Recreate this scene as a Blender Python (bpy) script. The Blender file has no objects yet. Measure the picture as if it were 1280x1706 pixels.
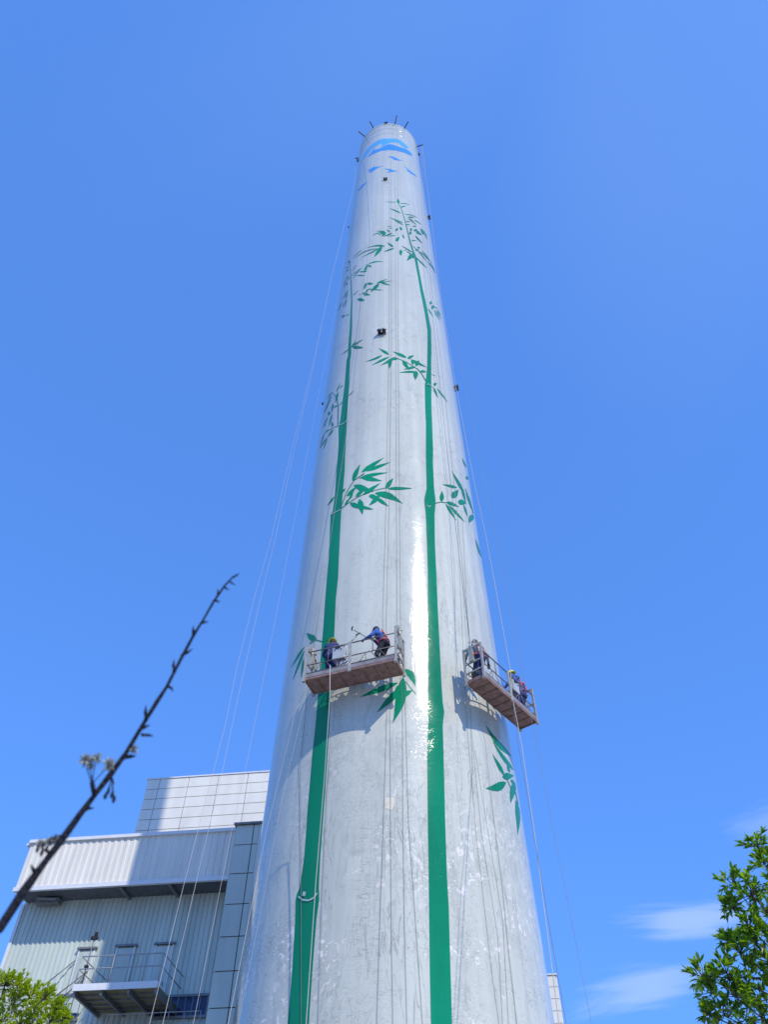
import bpy, bmesh, math, random
from mathutils import Vector, Matrix, noise
from math import sin, cos, pi, radians, sqrt, atan2, hypot
random.seed(7)
S = bpy.context.scene
COL = S.collection

# ------------------------------------------------------------------ camera
FPX = 1270.6                      # focal length in pixels of the 1280x1706 photo
PITCH, ROLL = 0.86645, 0.004755
CAM = Vector((0, 0, 1.6))
_F = Vector((0, cos(PITCH), sin(PITCH))); _U = Vector((0, -sin(PITCH), cos(PITCH))); _R = Vector((1, 0, 0))
CR = (_R * cos(ROLL) + _U * sin(ROLL)); CU = (_U * cos(ROLL) - _R * sin(ROLL)); CF = _F
cd = bpy.data.cameras.new('camera'); cam = bpy.data.objects.new('camera', cd); COL.objects.link(cam)
cam.matrix_world = Matrix.Translation(CAM) @ Matrix((CR, CU, -CF)).transposed().to_4x4()
cd.sensor_fit = 'VERTICAL'; cd.sensor_height = 34.6; cd.sensor_width = 34.6
cd.lens = FPX * 34.6 / 1706.0
cd.clip_start = 0.05; cd.clip_end = 4000
cd.dof.use_dof = True; cd.dof.focus_distance = 24.0; cd.dof.aperture_fstop = 5.6
S.camera = cam

# ------------------------------------------------------------------ sun, sky, exposure
SUN_AZ, SUN_EL = radians(149.5), radians(42.3)       # azimuth from +Y towards +X
SD = Vector((sin(SUN_AZ) * cos(SUN_EL), cos(SUN_AZ) * cos(SUN_EL), sin(SUN_EL)))
sl = bpy.data.lights.new('sun', 'SUN'); sl.energy = 3.7; sl.angle = radians(0.53); sl.color = (1.0, 0.93, 0.80)
so = bpy.data.objects.new('sun', sl); COL.objects.link(so)
so.rotation_euler = SD.to_track_quat('Z', 'Y').to_euler()
W = bpy.data.worlds.new('World'); S.world = W; W.use_nodes = True
nt = W.node_tree; nt.nodes.clear()
def WN(t, **k):
    n = nt.nodes.new(t)
    for a, b in k.items(): setattr(n, a, b)
    return n
sky = WN('ShaderNodeTexSky', sky_type='NISHITA', sun_disc=False, sun_elevation=SUN_EL, sun_rotation=SUN_AZ,
         air_density=1.0, dust_density=0.25, ozone_density=1.5)
gm = WN('ShaderNodeGamma'); gm.inputs[1].default_value = 0.40      # evener sky than the physical one, as the photo has it
hs = WN('ShaderNodeMix', data_type='RGBA', blend_type='MULTIPLY'); hs.inputs[0].default_value = 1; hs.inputs[7].default_value = (0.75, 1.76, 4.12, 1)
bg = WN('ShaderNodeBackground'); bg.inputs['Strength'].default_value = 0.15
wo = WN('ShaderNodeOutputWorld')
nt.links.new(sky.outputs[0], gm.inputs[0]); nt.links.new(gm.outputs[0], hs.inputs[6])
# thin cloud wisps low in the sky, laid out by direction
tc = WN('ShaderNodeTexCoord')
acc = None
def ray(x, y):
    return (CF * FPX + CR * (x - 640) + CU * (853 - y)).normalized()
def cloud(px, py, hw, hh, tilt, amt, nscale):
    """an ellipse of wisp around a sky direction"""
    global acc
    c = ray(px, py)
    mp = WN('ShaderNodeVectorRotate', rotation_type='AXIS_ANGLE')
    # frame: t along the horizontal, b up
    t = Vector((c.y, -c.x, 0)).normalized(); b = t.cross(c).normalized()
    t2 = (t * cos(tilt) + b * sin(tilt)); b2 = (b * cos(tilt) - t * sin(tilt))
    nt.nodes.remove(mp)
    def dot(v, off, sc):
        d = WN('ShaderNodeVectorMath', operation='DOT_PRODUCT'); d.inputs[1].default_value = v
        nt.links.new(tc.outputs['Generated'], d.inputs[0])
        m = WN('ShaderNodeMath', operation='MULTIPLY_ADD'); m.inputs[1].default_value = sc; m.inputs[2].default_value = off * sc
        nt.links.new(d.outputs['Value'], m.inputs[0]); return m.outputs[0]
    u = dot(t2, -c.dot(t2), 1 / hw); v = dot(b2, -c.dot(b2), 1 / hh)
    cb = WN('ShaderNodeCombineXYZ'); nt.links.new(u, cb.inputs[0]); nt.links.new(v, cb.inputs[1])
    nz = WN('ShaderNodeTexNoise'); nz.inputs['Scale'].default_value = nscale; nz.inputs['Detail'].default_value = 5
    mpn = WN('ShaderNodeMapping'); mpn.inputs['Scale'].default_value = (0.7, 1.6, 1); mpn.inputs['Rotation'].default_value = (0, 0, 0.25)
    mpn.inputs['Location'].default_value = (px * 0.37, py * 0.21, 0)
    nt.links.new(cb.outputs[0], mpn.inputs[0]); nt.links.new(mpn.outputs[0], nz.inputs['Vector'])
    ln = WN('ShaderNodeVectorMath', operation='LENGTH'); nt.links.new(cb.outputs[0], ln.inputs[0])
    a1 = WN('ShaderNodeMath', operation='MULTIPLY_ADD'); a1.inputs[1].default_value = 1.3; a1.inputs[2].default_value = -0.65
    nt.links.new(nz.outputs[0], a1.inputs[0])
    s1 = WN('ShaderNodeMath', operation='ADD'); nt.links.new(ln.outputs['Value'], s1.inputs[0]); nt.links.new(a1.outputs[0], s1.inputs[1])
    mr = WN('ShaderNodeMapRange', interpolation_type='SMOOTHERSTEP'); mr.inputs['From Min'].default_value = 1.15; mr.inputs['From Max'].default_value = 0.1
    mr.inputs['To Min'].default_value = 0; mr.inputs['To Max'].default_value = amt
    nt.links.new(s1.outputs[0], mr.inputs['Value'])
    # only on this side of the sky
    fc = WN('ShaderNodeVectorMath', operation='DOT_PRODUCT'); fc.inputs[1].default_value = c
    nt.links.new(tc.outputs['Generated'], fc.inputs[0])
    gt = WN('ShaderNodeMath', operation='GREATER_THAN'); gt.inputs[1].default_value = 0.5; nt.links.new(fc.outputs['Value'], gt.inputs[0])
    mm = WN('ShaderNodeMath', operation='MULTIPLY'); nt.links.new(mr.outputs[0], mm.inputs[0]); nt.links.new(gt.outputs[0], mm.inputs[1])
    if acc is None: acc = mm.outputs[0]
    else:
        mx = WN('ShaderNodeMath', operation='MAXIMUM'); nt.links.new(acc, mx.inputs[0]); nt.links.new(mm.outputs[0], mx.inputs[1]); acc = mx.outputs[0]
for a in ((1150, 1532, .085, .021, -.08, .48, 1.3), (1080, 1645, .080, .022, .05, .42, 1.4), (1280, 1372, .05, .022, .1, .22, 1.6),
          (1010, 1668, .05, .014, .3, .2, 1.6), (1230, 40, .42, .30, .2, .06, .35), (700, 0, .45, .20, .1, .05, .35)):
    cloud(*a)
mixc = WN('ShaderNodeMix', data_type='RGBA')
nt.links.new(acc, mixc.inputs[0]); nt.links.new(hs.outputs[2], mixc.inputs[6]); mixc.inputs[7].default_value = (4.1, 5.2, 7.0, 1)
nt.links.new(mixc.outputs[2], bg.inputs[0]); nt.links.new(bg.outputs[0], wo.inputs[0])
S.view_settings.view_transform = 'Standard'; S.view_settings.look = 'None'; S.view_settings.gamma = 1
S.view_settings.exposure = 0.0

# ------------------------------------------------------------------ helpers
def tag(o, label=None, cat=None, group=None, kind=None):
    if label: o['label'] = label
    if cat: o['category'] = cat
    if group: o['group'] = group
    if kind: o['kind'] = kind
    return o
def empty(name, loc=(0, 0, 0), rot=None):
    o = bpy.data.objects.new(name, None); COL.objects.link(o); o.location = loc; o.empty_display_size = .3
    if rot is not None: o.rotation_euler = rot
    return o
def link(name, bm, mat, parent=None, smooth=False):
    me = bpy.data.meshes.new(name)
    if isinstance(bm, bmesh.types.BMesh):
        bm.to_mesh(me); bm.free()
    else: me = bm
    if smooth:
        for p in me.polygons: p.use_smooth = True
    o = bpy.data.objects.new(name, me); COL.objects.link(o)
    if mat:
        for m in (mat if isinstance(mat, (list, tuple)) else [mat]): me.materials.append(m)
    if parent: o.parent = parent
    return o
def box(bm, c, s, M=None, mi=0):
    """box centre c, full size s, optional matrix"""
    vs = []
    for dx in (-.5, .5):
        for dy in (-.5, .5):
            for dz in (-.5, .5):
                v = Vector((c[0] + dx * s[0], c[1] + dy * s[1], c[2] + dz * s[2]))
                vs.append(bm.verts.new(M @ v if M else v))
    for f in ((0, 1, 3, 2), (4, 6, 7, 5), (0, 4, 5, 1), (2, 3, 7, 6), (0, 2, 6, 4), (1, 5, 7, 3)):
        bm.faces.new([vs[i] for i in f]).material_index = mi
def tube(bm, pts, r, n=6, M=None, cap=True):
    """tube along a polyline; r number or list"""
    pts = [Vector(p) for p in pts]
    if M: pts = [M @ p for p in pts]
    rs = r if isinstance(r, (list, tuple)) else [r] * len(pts)
    rings = []
    up = None
    for i, p in enumerate(pts):
        a = pts[max(i - 1, 0)]; b = pts[min(i + 1, len(pts) - 1)]
        t = (b - a).normalized()
        if up is None:
            up = Vector((0, 0, 1)) if abs(t.z) < .9 else Vector((1, 0, 0))
        s = t.cross(up).normalized(); u = s.cross(t).normalized(); up = u
        rings.append([bm.verts.new(p + (s * cos(2 * pi * k / n) + u * sin(2 * pi * k / n)) * rs[i]) for k in range(n)])
    for a, b in zip(rings, rings[1:]):
        for k in range(n):
            f = bm.faces.new((a[k], a[(k + 1) % n], b[(k + 1) % n], b[k])); f.smooth = True
    if cap:
        bm.faces.new(rings[0][::-1]); bm.faces.new(rings[-1])
def lathe(bm, prof, n=24, M=None, smooth=True):
    rings = []
    for r, z in prof:
        rings.append([bm.verts.new((M @ Vector((r * cos(2 * pi * k / n), r * sin(2 * pi * k / n), z))) if M else Vector((r * cos(2 * pi * k / n), r * sin(2 * pi * k / n), z))) for k in range(n)])
    for a, b in zip(rings, rings[1:]):
        for k in range(n):
            f = bm.faces.new((a[k], a[(k + 1) % n], b[(k + 1) % n], b[k])); f.smooth = smooth
    bm.faces.new(rings[0][::-1]); bm.faces.new(rings[-1])
def proj(P):
    d = Vector(P) - CAM
    z = d.dot(CF)
    return 640 + FPX * d.dot(CR) / z, 853 - FPX * d.dot(CU) / z
def at_z(x, y, z):
    d = ray(x, y); return CAM + d * ((z - CAM.z) / d.z)
def at_h(x, y, hd):
    """point on the pixel's ray at horizontal distance hd"""
    d = ray(x, y); return CAM + d * (hd / hypot(d.x, d.y))

# ------------------------------------------------------------------ materials
def mat(name, col, rough=.6, metal=0, coat=0, var=.12, vscale=3, bump=0, bscale=20, coords='Object', spec=.5, detail=4, stretch=None):
    m = bpy.data.materials.new(name); m.use_nodes = True
    t = m.node_tree; b = t.nodes['Principled BSDF']
    b.inputs['Roughness'].default_value = rough; b.inputs['Metallic'].default_value = metal
    b.inputs['Coat Weight'].default_value = coat; b.inputs['Specular IOR Level'].default_value = spec
    c = t.nodes.new('ShaderNodeTexCoord')
    n = t.nodes.new('ShaderNodeTexNoise'); n.inputs['Scale'].default_value = vscale; n.inputs['Detail'].default_value = detail
    if stretch:
        mp = t.nodes.new('ShaderNodeMapping'); mp.inputs['Scale'].default_value = stretch
        t.links.new(c.outputs[coords], mp.inputs[0]); t.links.new(mp.outputs[0], n.inputs['Vector'])
    else: t.links.new(c.outputs[coords], n.inputs['Vector'])
    r = t.nodes.new('ShaderNodeValToRGB')
    r.color_ramp.elements[0].position = .3; r.color_ramp.elements[1].position = .7
    r.color_ramp.elements[0].color = (*[max(0, x * (1 - var)) for x in col], 1)
    r.color_ramp.elements[1].color = (*[min(1, x * (1 + var)) for x in col], 1)
    t.links.new(n.outputs[0], r.inputs[0]); t.links.new(r.outputs[0], b.inputs['Base Color'])
    if bump:
        n2 = t.nodes.new('ShaderNodeTexNoise'); n2.inputs['Scale'].default_value = bscale; n2.inputs['Detail'].default_value = 3
        t.links.new(c.outputs[coords], n2.inputs['Vector'])
        bp = t.nodes.new('ShaderNodeBump'); bp.inputs['Strength'].default_value = bump; bp.inputs['Distance'].default_value = .02
        t.links.new(n2.outputs[0], bp.inputs['Height']); t.links.new(bp.outputs[0], b.inputs['Normal'])
    return m
def leafmat(name, cols, trans=.35, rough=.38):
    m = bpy.data.materials.new(name); m.use_nodes = True
    t = m.node_tree; b = t.nodes['Principled BSDF']; out = t.nodes['Material Output']
    g = t.nodes.new('ShaderNodeNewGeometry'); r = t.nodes.new('ShaderNodeValToRGB')
    els = r.color_ramp.elements
    els[0].color = (*cols[0], 1); els[1].color = (*cols[-1], 1)
    for i, c in enumerate(cols[1:-1]): els.new((i + 1) / (len(cols) - 1)).color = (*c, 1)
    t.links.new(g.outputs['Random Per Island'], r.inputs[0]); t.links.new(r.outputs[0], b.inputs['Base Color'])
    b.inputs['Roughness'].default_value = rough
    tr = t.nodes.new('ShaderNodeBsdfTranslucent'); mx = t.nodes.new('ShaderNodeMixShader'); mx.inputs[0].default_value = trans
    gm = t.nodes.new('ShaderNodeMix'); gm.data_type = 'RGBA'; gm.blend_type = 'MULTIPLY'; gm.inputs[0].default_value = 1
    gm.inputs[7].default_value = (1.5, 1.6, .6, 1); t.links.new(r.outputs[0], gm.inputs[6]); t.links.new(gm.outputs[2], tr.inputs[0])
    t.links.new(b.outputs[0], mx.inputs[1]); t.links.new(tr.outputs[0], mx.inputs[2]); t.links.new(mx.outputs[0], out.inputs[0])
    return m

def paint(name, col, flakes=False, rough=.115, coat=.0, pale=None, sheen=1.0, WRK=.44, BRU=0):
    """glossy, hand-rolled enamel on concrete; UV = metres round / up the shaft"""
    m = bpy.data.materials.new(name); m.use_nodes = True
    t = m.node_tree; b = t.nodes['Principled BSDF']; N = t.nodes.new; L = t.links.new
    uv = N('ShaderNodeUVMap'); uv.uv_map = 'metres'
    def nz(sc, scale, det=4, w=0, dist=0):
        mp = N('ShaderNodeMapping'); mp.inputs['Scale'].default_value = (*sc, 1); mp.inputs['Location'].default_value = (w, w * .7, w)
        n = N('ShaderNodeTexNoise'); n.inputs['Scale'].default_value = scale; n.inputs['Detail'].default_value = det; n.inputs['Distortion'].default_value = dist
        L(uv.outputs[0], mp.inputs[0]); L(mp.outputs[0], n.inputs['Vector']); return n.outputs[0]
    def mr(v, a, c, lo, hi):
        q = N('ShaderNodeMapRange'); q.inputs['From Min'].default_value = a; q.inputs['From Max'].default_value = c
        q.inputs['To Min'].default_value = lo; q.inputs['To Max'].default_value = hi; L(v, q.inputs['Value']); return q.outputs[0]
    def mth(op, a, c):
        q = N('ShaderNodeMath'); q.operation = op
        for i, v in enumerate((a, c)):
            if isinstance(v, (int, float)): q.inputs[i].default_value = v
            else: L(v, q.inputs[i])
        return q.outputs[0]
    big = mr(nz((1, .35), .35, 5, 3), .35, .7, .91 - BRU, 1.05 + BRU)                 # uneven coats
    strk = mr(nz((1, .012), 3.2, 5, 9), .35, .7, .90, 1.04)               # vertical runs
    rub = nz((1, .45), 4.2, 9, 17, 1.2); msk = mr(nz((1, .5), .55, 4, 21), .44, .58, 0, 1)
    rubd = mr(rub, .50, .72, 0, .20); rubd = mth('MULTIPLY', rubd, msk)
    sepz = N('ShaderNodeSeparateXYZ'); L(uv.outputs[0], sepz.inputs[0])
    lowz = mr(sepz.outputs[1], 10, 34, 1.0, .30)
    def ridge(n, w): return mr(mth('ABSOLUTE', mth('SUBTRACT', n, .5), 0), 0, w, 1, 0)
    wr1 = mth('MULTIPLY', ridge(nz((1, 1), 2.6, 3, 91, 3.0), .016), mr(nz((1, .8), .75, 3, 95), .46, .60, 0, 1))
    wr2 = mth('MULTIPLY', ridge(nz((.5, 1.6), 5.5, 3, 97, 2.0), .03), mr(nz((1, .8), 1.1, 3, 99), .50, .62, 0, 1))
    wr3 = mth('MULTIPLY', ridge(nz((1.4, .12), 4.0, 4, 101, .8), .02), mr(nz((1, .3), .8, 3, 103), .46, .62, 0, 1))
    wr = mth('MULTIPLY', mth('MAXIMUM', mth('MAXIMUM', wr1, wr2), wr3), lowz)
    rubd = mth('MAXIMUM', rubd, mth('MULTIPLY', wr, WRK))
    val = mth('MULTIPLY', big, strk); val = mth('MULTIPLY', val, mth('SUBTRACT', 1.0, rubd))
    mc = N('ShaderNodeMix'); mc.data_type = 'RGBA'; mc.blend_type = 'MULTIPLY'; mc.inputs[0].default_value = 1
    mc.inputs[6].default_value = (*col, 1)
    cv = N('ShaderNodeCombineColor'); [L(val, cv.inputs[i]) for i in range(3)]; L(cv.outputs[0], mc.inputs[7])
    colr = mc.outputs[2]
    if flakes:
        # flaked spots with paler filler, only on the lower shaft, in clusters
        sep = N('ShaderNodeSeparateXYZ'); L(uv.outputs[0], sep.inputs[0])
        low = mr(sep.outputs[1], 9, 16, 1, 0)
        sp = nz((1.0, .8), 7.5, 7, 40, .8); cl = mr(nz((1, .7), .9, 3, 55), .49, .57, 0, 1)
        fl = mth('MULTIPLY', mr(sp, .57, .60, 0, 1), mth('MULTIPLY', cl, low))
        mx = N('ShaderNodeMix'); mx.data_type = 'RGBA'; L(mth('MULTIPLY', fl, .95), mx.inputs[0]); L(colr, mx.inputs[6]); mx.inputs[7].default_value = (.86, .78, .72, 1)
        colr = mx.outputs[2]
    L(colr, b.inputs['Base Color'])
    b.inputs['Specular IOR Level'].default_value = .5 * sheen; b.inputs['Coat Weight'].default_value = coat; b.inputs['Coat Roughness'].default_value = .1
    L(mr(nz((1, .4), 1.2, 4, 71), .3, .7, rough * .75, rough * 1.35), b.inputs['Roughness'])
    # trowel ridges run mostly across the shaft, plus finer orange peel
    h1 = nz((.22, 1), 7.0, 4, 31, 1.6); h2 = nz((1, 1), 28, 2, 33, .3); h3 = nz((1, .08), 5, 3, 35, .3)
    hh = mth('ADD', mth('MULTIPLY', h1, .42), mth('ADD', mth('MULTIPLY', h2, .02), mth('MULTIPLY', h3, .08)))
    hh = mth('ADD', hh, mth('MULTIPLY', wr, .07))
    bp = N('ShaderNodeBump'); bp.inputs['Strength'].default_value = 1; bp.inputs['Distance'].default_value = .0055
    L(hh, bp.inputs['Height']); L(bp.outputs[0], b.inputs['Normal'])
    if coat: L(bp.outputs[0], b.inputs['Coat Normal'])
    return m

M_WHITE = paint('pale_enamel', (.61, .62, .53), flakes=True)
M_GREEN = paint('green_enamel', (.004, .25, .12), rough=.12, sheen=.55, WRK=.12, BRU=.12)
M_BLUE = paint('sky_blue_enamel', (.05, .32, .80))
M_BLUE2 = paint('light_blue_enamel', (.12, .47, .85))
M_PALE = paint('pale_line_enamel', (.50, .62, .60))
M_PATCH = paint('cream_filler', (.80, .74, .58), rough=.5)

# ------------------------------------------------------------------ ground
gb = bmesh.new(); R = 1500
NR = 48
c0 = gb.verts.new((0, 0, 0)); prev = None
for ring in (6, 14, 30, 60, 120, 300, 700, 1500):
    cur = [gb.verts.new((ring * cos(2 * pi * k / NR), ring * sin(2 * pi * k / NR), 0)) for k in range(NR)]
    for k in range(NR):
        if prev: gb.faces.new((prev[k], cur[k], cur[(k + 1) % NR], prev[(k + 1) % NR]))
        else: gb.faces.new((c0, cur[k], cur[(k + 1) % NR]))
    prev = cur
tag(link('ground', gb, mat('concrete_yard', (.30, .29, .27), .85, var=.25, vscale=.4, bump=.3, bscale=30)), kind='structure')

# ------------------------------------------------------------------ chimney
K = 1.2
D = 24.0; AZ = 0.013662; AX = Vector((D * sin(AZ), D * cos(AZ), 0))
RB = 3.66267 * K + 0.0144558 * 1.6; TK = 0.0144558      # radius at ground and taper per metre
def rad(z): return RB - TK * z
NSEG = 256
TH0 = atan2(-AX.x, -AX.y)           # direction from the axis towards the camera; angle measured atan2(x,y)
def hitcone(x, y, off=0.0):
    """first point of the pixel's ray on the shaft -> (angle, z)"""
    for _ in range(60):
        d = ray(x, y); ox, oy = CAM.x - AX.x, CAM.y - AX.y
        r0 = rad(CAM.z) + off
        a = d.x ** 2 + d.y ** 2 - (TK * d.z) ** 2
        b = 2 * (ox * d.x + oy * d.y + r0 * TK * d.z)
        c = ox * ox + oy * oy - r0 * r0
        q = b * b - 4 * a * c
        if q > 0:
            t = (-b - sqrt(q)) / (2 * a)
            P = CAM + d * t
            return atan2(P.x - AX.x, P.y - AX.y), P.z
        x += .35 if x < 655 else -.35
    raise ValueError
def surf(th, z, off=0):
    r = rad(z) + off
    return Vector((AX.x + r * sin(th), AX.y + r * cos(th), z))
def unwrap(th):
    d = th - TH0
    while d > pi: d -= 2 * pi
    while d < -pi: d += 2 * pi
    return d
# height: highest pixel of the rim
def find_top():
    d = ray(648, 206.5); best = None
    z = 60.0
    while z < 120:
        P = CAM + d * ((z - CAM.z) / d.z)
        if hypot(P.x - AX.x, P.y - AX.y) - rad(z) < 0: return z
        z += .01
HT = find_top()
print('chimney height', HT, 'base radius', RB, 'top radius', rad(HT))

def set_normals(o, slope=TK):
    me = o.data
    ns = []
    for v in me.vertices:
        d = Vector((v.co.x - AX.x, v.co.y - AX.y, 0)).normalized(); d.z = slope; ns.append(d.normalized())
    for p in me.polygons: p.use_smooth = True
    me.normals_split_custom_set_from_vertices(ns)
chim = empty('chimney', AX)
def to_local(o): 
    o.parent = chim; o.matrix_parent_inverse = Matrix.Translation(-AX); return o
def addring(bm, z, r):
    return [bm.verts.new((AX.x + r * sin(TH0 + 2 * pi * k / NSEG), AX.y + r * cos(TH0 + 2 * pi * k / NSEG), z)) for k in range(NSEG)]
def uvshaft(bm):
    uv = bm.loops.layers.uv.new('metres')
    for f in bm.faces:
        c = f.calc_center_median(); uc = unwrap(atan2(c.x - AX.x, c.y - AX.y))
        for l in f.loops:
            u = unwrap(atan2(l.vert.co.x - AX.x, l.vert.co.y - AX.y))
            if u - uc > pi: u -= 2 * pi
            if uc - u > pi: u += 2 * pi
            l[uv].uv = (u * 3.6, l.vert.co.z)
bm = bmesh.new(); rings = []
zs = [-.2] + [i * HT / 24 for i in range(1, 24)] + [HT - 3.9]
zs = [z for z in zs if z <= HT - 3.9]
for z in sorted(set(zs)): rings.append(addring(bm, z, rad(z)))
for a, b in zip(rings, rings[1:]):
    for k in range(NSEG): bm.faces.new((a[k], b[k], b[(k + 1) % NSEG], a[(k + 1) % NSEG]))
bmesh.ops.recalc_face_normals(bm, faces=bm.faces)
uvshaft(bm)
shaft = to_local(link('shaft', bm, M_WHITE)); set_normals(shaft)
bm = bmesh.new()
prof = [(HT - 3.9, 0), (HT - 3.86, .025), (HT - 3.45, .025), (HT - 3.40, .0), (HT - 2.05, .0), (HT - 2.0, .03), (HT - 1.6, .03), (HT - 1.55, .01), (HT - .45, .01), (HT - .4, .05), (HT, .05), (HT, -.35), (HT - 3, -.35)]
rings = [addring(bm, z, rad(z) + o) for z, o in prof]
for a, b in zip(rings, rings[1:]):
    for k in range(NSEG): bm.faces.new((a[k], b[k], b[(k + 1) % NSEG], a[(k + 1) % NSEG]))
uvshaft(bm)
to_local(link('rim', bm, M_WHITE, smooth=False))
tag(chim, 'tall tapering pale grey chimney painted with green bamboo and blue birds', 'chimney')

# --- painted mural: every shape lies on the shaft surface, in metres round and up
def cut_and_wrap(bm, off):
    """bm is flat: x = angle, y = z. cut at the shaft's facet lines, then wrap"""
    us = [v.co.x for v in bm.verts]
    st = 2 * pi / NSEG
    k0, k1 = math.ceil(min(us) / st), math.floor(max(us) / st)
    for k in range(k0, k1 + 1):
        bmesh.ops.bisect_plane(bm, geom=bm.verts[:] + bm.edges[:] + bm.faces[:], dist=1e-7, plane_co=(k * st, 0, 0), plane_no=(1, 0, 0))
    uv = bm.loops.layers.uv.get('metres') or bm.loops.layers.uv.new('metres')
    for f in bm.faces:
        for l in f.loops: l[uv].uv = (l.vert.co.x * 3.6, l.vert.co.y)
    for v in bm.verts:
        v.co = surf(TH0 + v.co.x, v.co.y, off)
def mural(name, polys, mt, parent, off0=.004, label=None):
    """polys: list of pixel outlines"""
    out = bmesh.new(); uvl = out.loops.layers.uv.new('metres')
    for i, poly in enumerate(polys):
        b = bmesh.new()
        pts = []
        for x, y in poly:
            th, z = hitcone(x, y)
            q = (unwrap(th), z)
            if not pts or hypot((q[0] - pts[-1][0]) * 3, q[1] - pts[-1][1]) > 1e-3: pts.append(q)
        if len(pts) < 3: b.free(); continue
        vs = [b.verts.new((u, z, 0)) for u, z in pts]
        try: f = b.faces.new(vs)
        except ValueError: b.free(); continue
        f.normal_update()
        if f.normal.z < 0: f.normal_flip()
        # enough rows that long shapes stay on the surface
        b.normal_update()
        bmesh.ops.triangulate(b, faces=b.faces[:], ngon_method='EAR_CLIP')
        cut_and_wrap(b, off0 + .0006 * (i % 24))
        me = bpy.data.meshes.new('t'); b.to_mesh(me); b.free(); out.from_mesh(me); bpy.data.meshes.remove(me)
    for f in out.faces:      # face outwards
        c = f.calc_center_median(); f.normal_update()
        if f.normal.dot(Vector((c.x - AX.x, c.y - AX.y, 0))) < 0: f.normal_flip()
    o = link(name, out, mt); set_normals(o)
    if parent is chim: to_local(o)
    else:
        o.parent = parent
        o.matrix_parent_inverse = Matrix.Identity(4)
    if label: o['label'] = label
    return o
PROF = [(0, .12), (.12, .62), (.3, 1), (.5, .92), (.7, .6), (.87, .26), (1, .0)]
def leaf(x0, y0, x1, y1, w, bend=0):
    dx, dy = x1 - x0, y1 - y0; L = hypot(dx, dy) or 1; nx, ny = -dy / L, dx / L
    a, b = [], []
    for t, p in PROF:
        bo = bend * sin(pi * t) * L
        cx, cy = x0 + dx * t + nx * bo, y0 + dy * t + ny * bo
        a.append((cx + nx * p * w / 2, cy + ny * p * w / 2)); b.append((cx - nx * p * w / 2, cy - ny * p * w / 2))
    return a + b[::-1][1:]
def crop(ox, oy, s, items):
    out = []
    for it in items:
        x0, y0, x1, y1, w = it[:5]; bend = it[5] if len(it) > 5 else 0
        out.append(leaf(ox + x0 / s, oy + y0 / s, ox + x1 / s, oy + y1 / s, max(w / s, .55), bend))
    return out
def stem(ox, oy, s, pts, w):
    P = [(ox + x / s, oy + y / s) for x, y in pts]; w = max(w / s, .6); l, r = [], []
    for i, p in enumerate(P):
        a, b = P[max(i - 1, 0)], P[min(i + 1, len(P) - 1)]
        L = hypot(b[0] - a[0], b[1] - a[1]) or 1; nx, ny = -(b[1] - a[1]) / L, (b[0] - a[0]) / L
        l.append((p[0] + nx * w / 2, p[1] + ny * w / 2)); r.append((p[0] - nx * w / 2, p[1] - ny * w / 2))
    return l + r[::-1]
def stalk(rows):
    out = []
    for a, b in zip(rows, rows[1:]):
        n = max(1, int((b[0] - a[0]) / 14))
        for i in range(n): out.append([a[k] + (b[k] - a[k]) * i / n for k in range(3)])
    out.append(list(rows[-1]))
    return out
def stalk_mesh(name, rows, parent, off=.003):
    """strip of quads from left edge to right edge, row by row"""
    b = bmesh.new(); prev = None
    for y, xl, xr in stalk(rows):
        if y > 1640: wob = 0
        (ta, za), (tb, zb) = hitcone(xl, y), hitcone(xr, y)
        cur = (b.verts.new((unwrap(ta), za, 0)), b.verts.new((unwrap(tb), zb, 0)))
        if prev: b.faces.new((prev[0], cur[0], cur[1], prev[1]))
        prev = cur
    cut_and_wrap(b, off)
    for f in b.faces:
        c = f.calc_center_median(); f.normal_update()
        if f.normal.dot(Vector((c.x - AX.x, c.y - AX.y, 0))) < 0: f.normal_flip()
    o = link(name, b, M_GREEN); set_normals(o); to_local(o); return o
LEFT = [(436, 582.3, 583.3), (450, 583.4, 584.6), (475, 584.6, 586.2), (500, 585.1, 587.3), (520, 584, 587), (545, 583, 586.9), (575, 580.6, 585), (588, 580.0, 585.6), (592, 580.2, 585.0), (600, 577.6, 583.6), (640, 574.5, 581.8), (670, 570.6, 579.9), (699, 567.2, 578.4), (703, 566.3, 578.2), (712, 564.2, 577.7), (740, 564.3, 576.4), (760, 563.2, 575.2), (784, 560.8, 574.4), (829, 557.8, 570.6), (852, 554.4, 568.8), (857, 551, 568.4), (903, 548.9, 566.1), (931, 547.7, 564.8), (963, 544.7, 563.5), (1000, 541.8, 559.5), (1049, 538.5, 557.6), (1112, 533, 554), (1159, 529.8, 551), (1210, 525.6, 549), (1257, 520.3, 546), (1345, 513, 540), (1425, 507.2, 534), (1453, 503.5, 532.5), (1478, 499.5, 531.4), (1490, 494.5, 531.8), (1499, 492.6, 532), (1535, 491.8, 527), (1622, 486.5, 520.3), (1706, 479.3, 514.8), (1900, 461, 503)]
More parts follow.
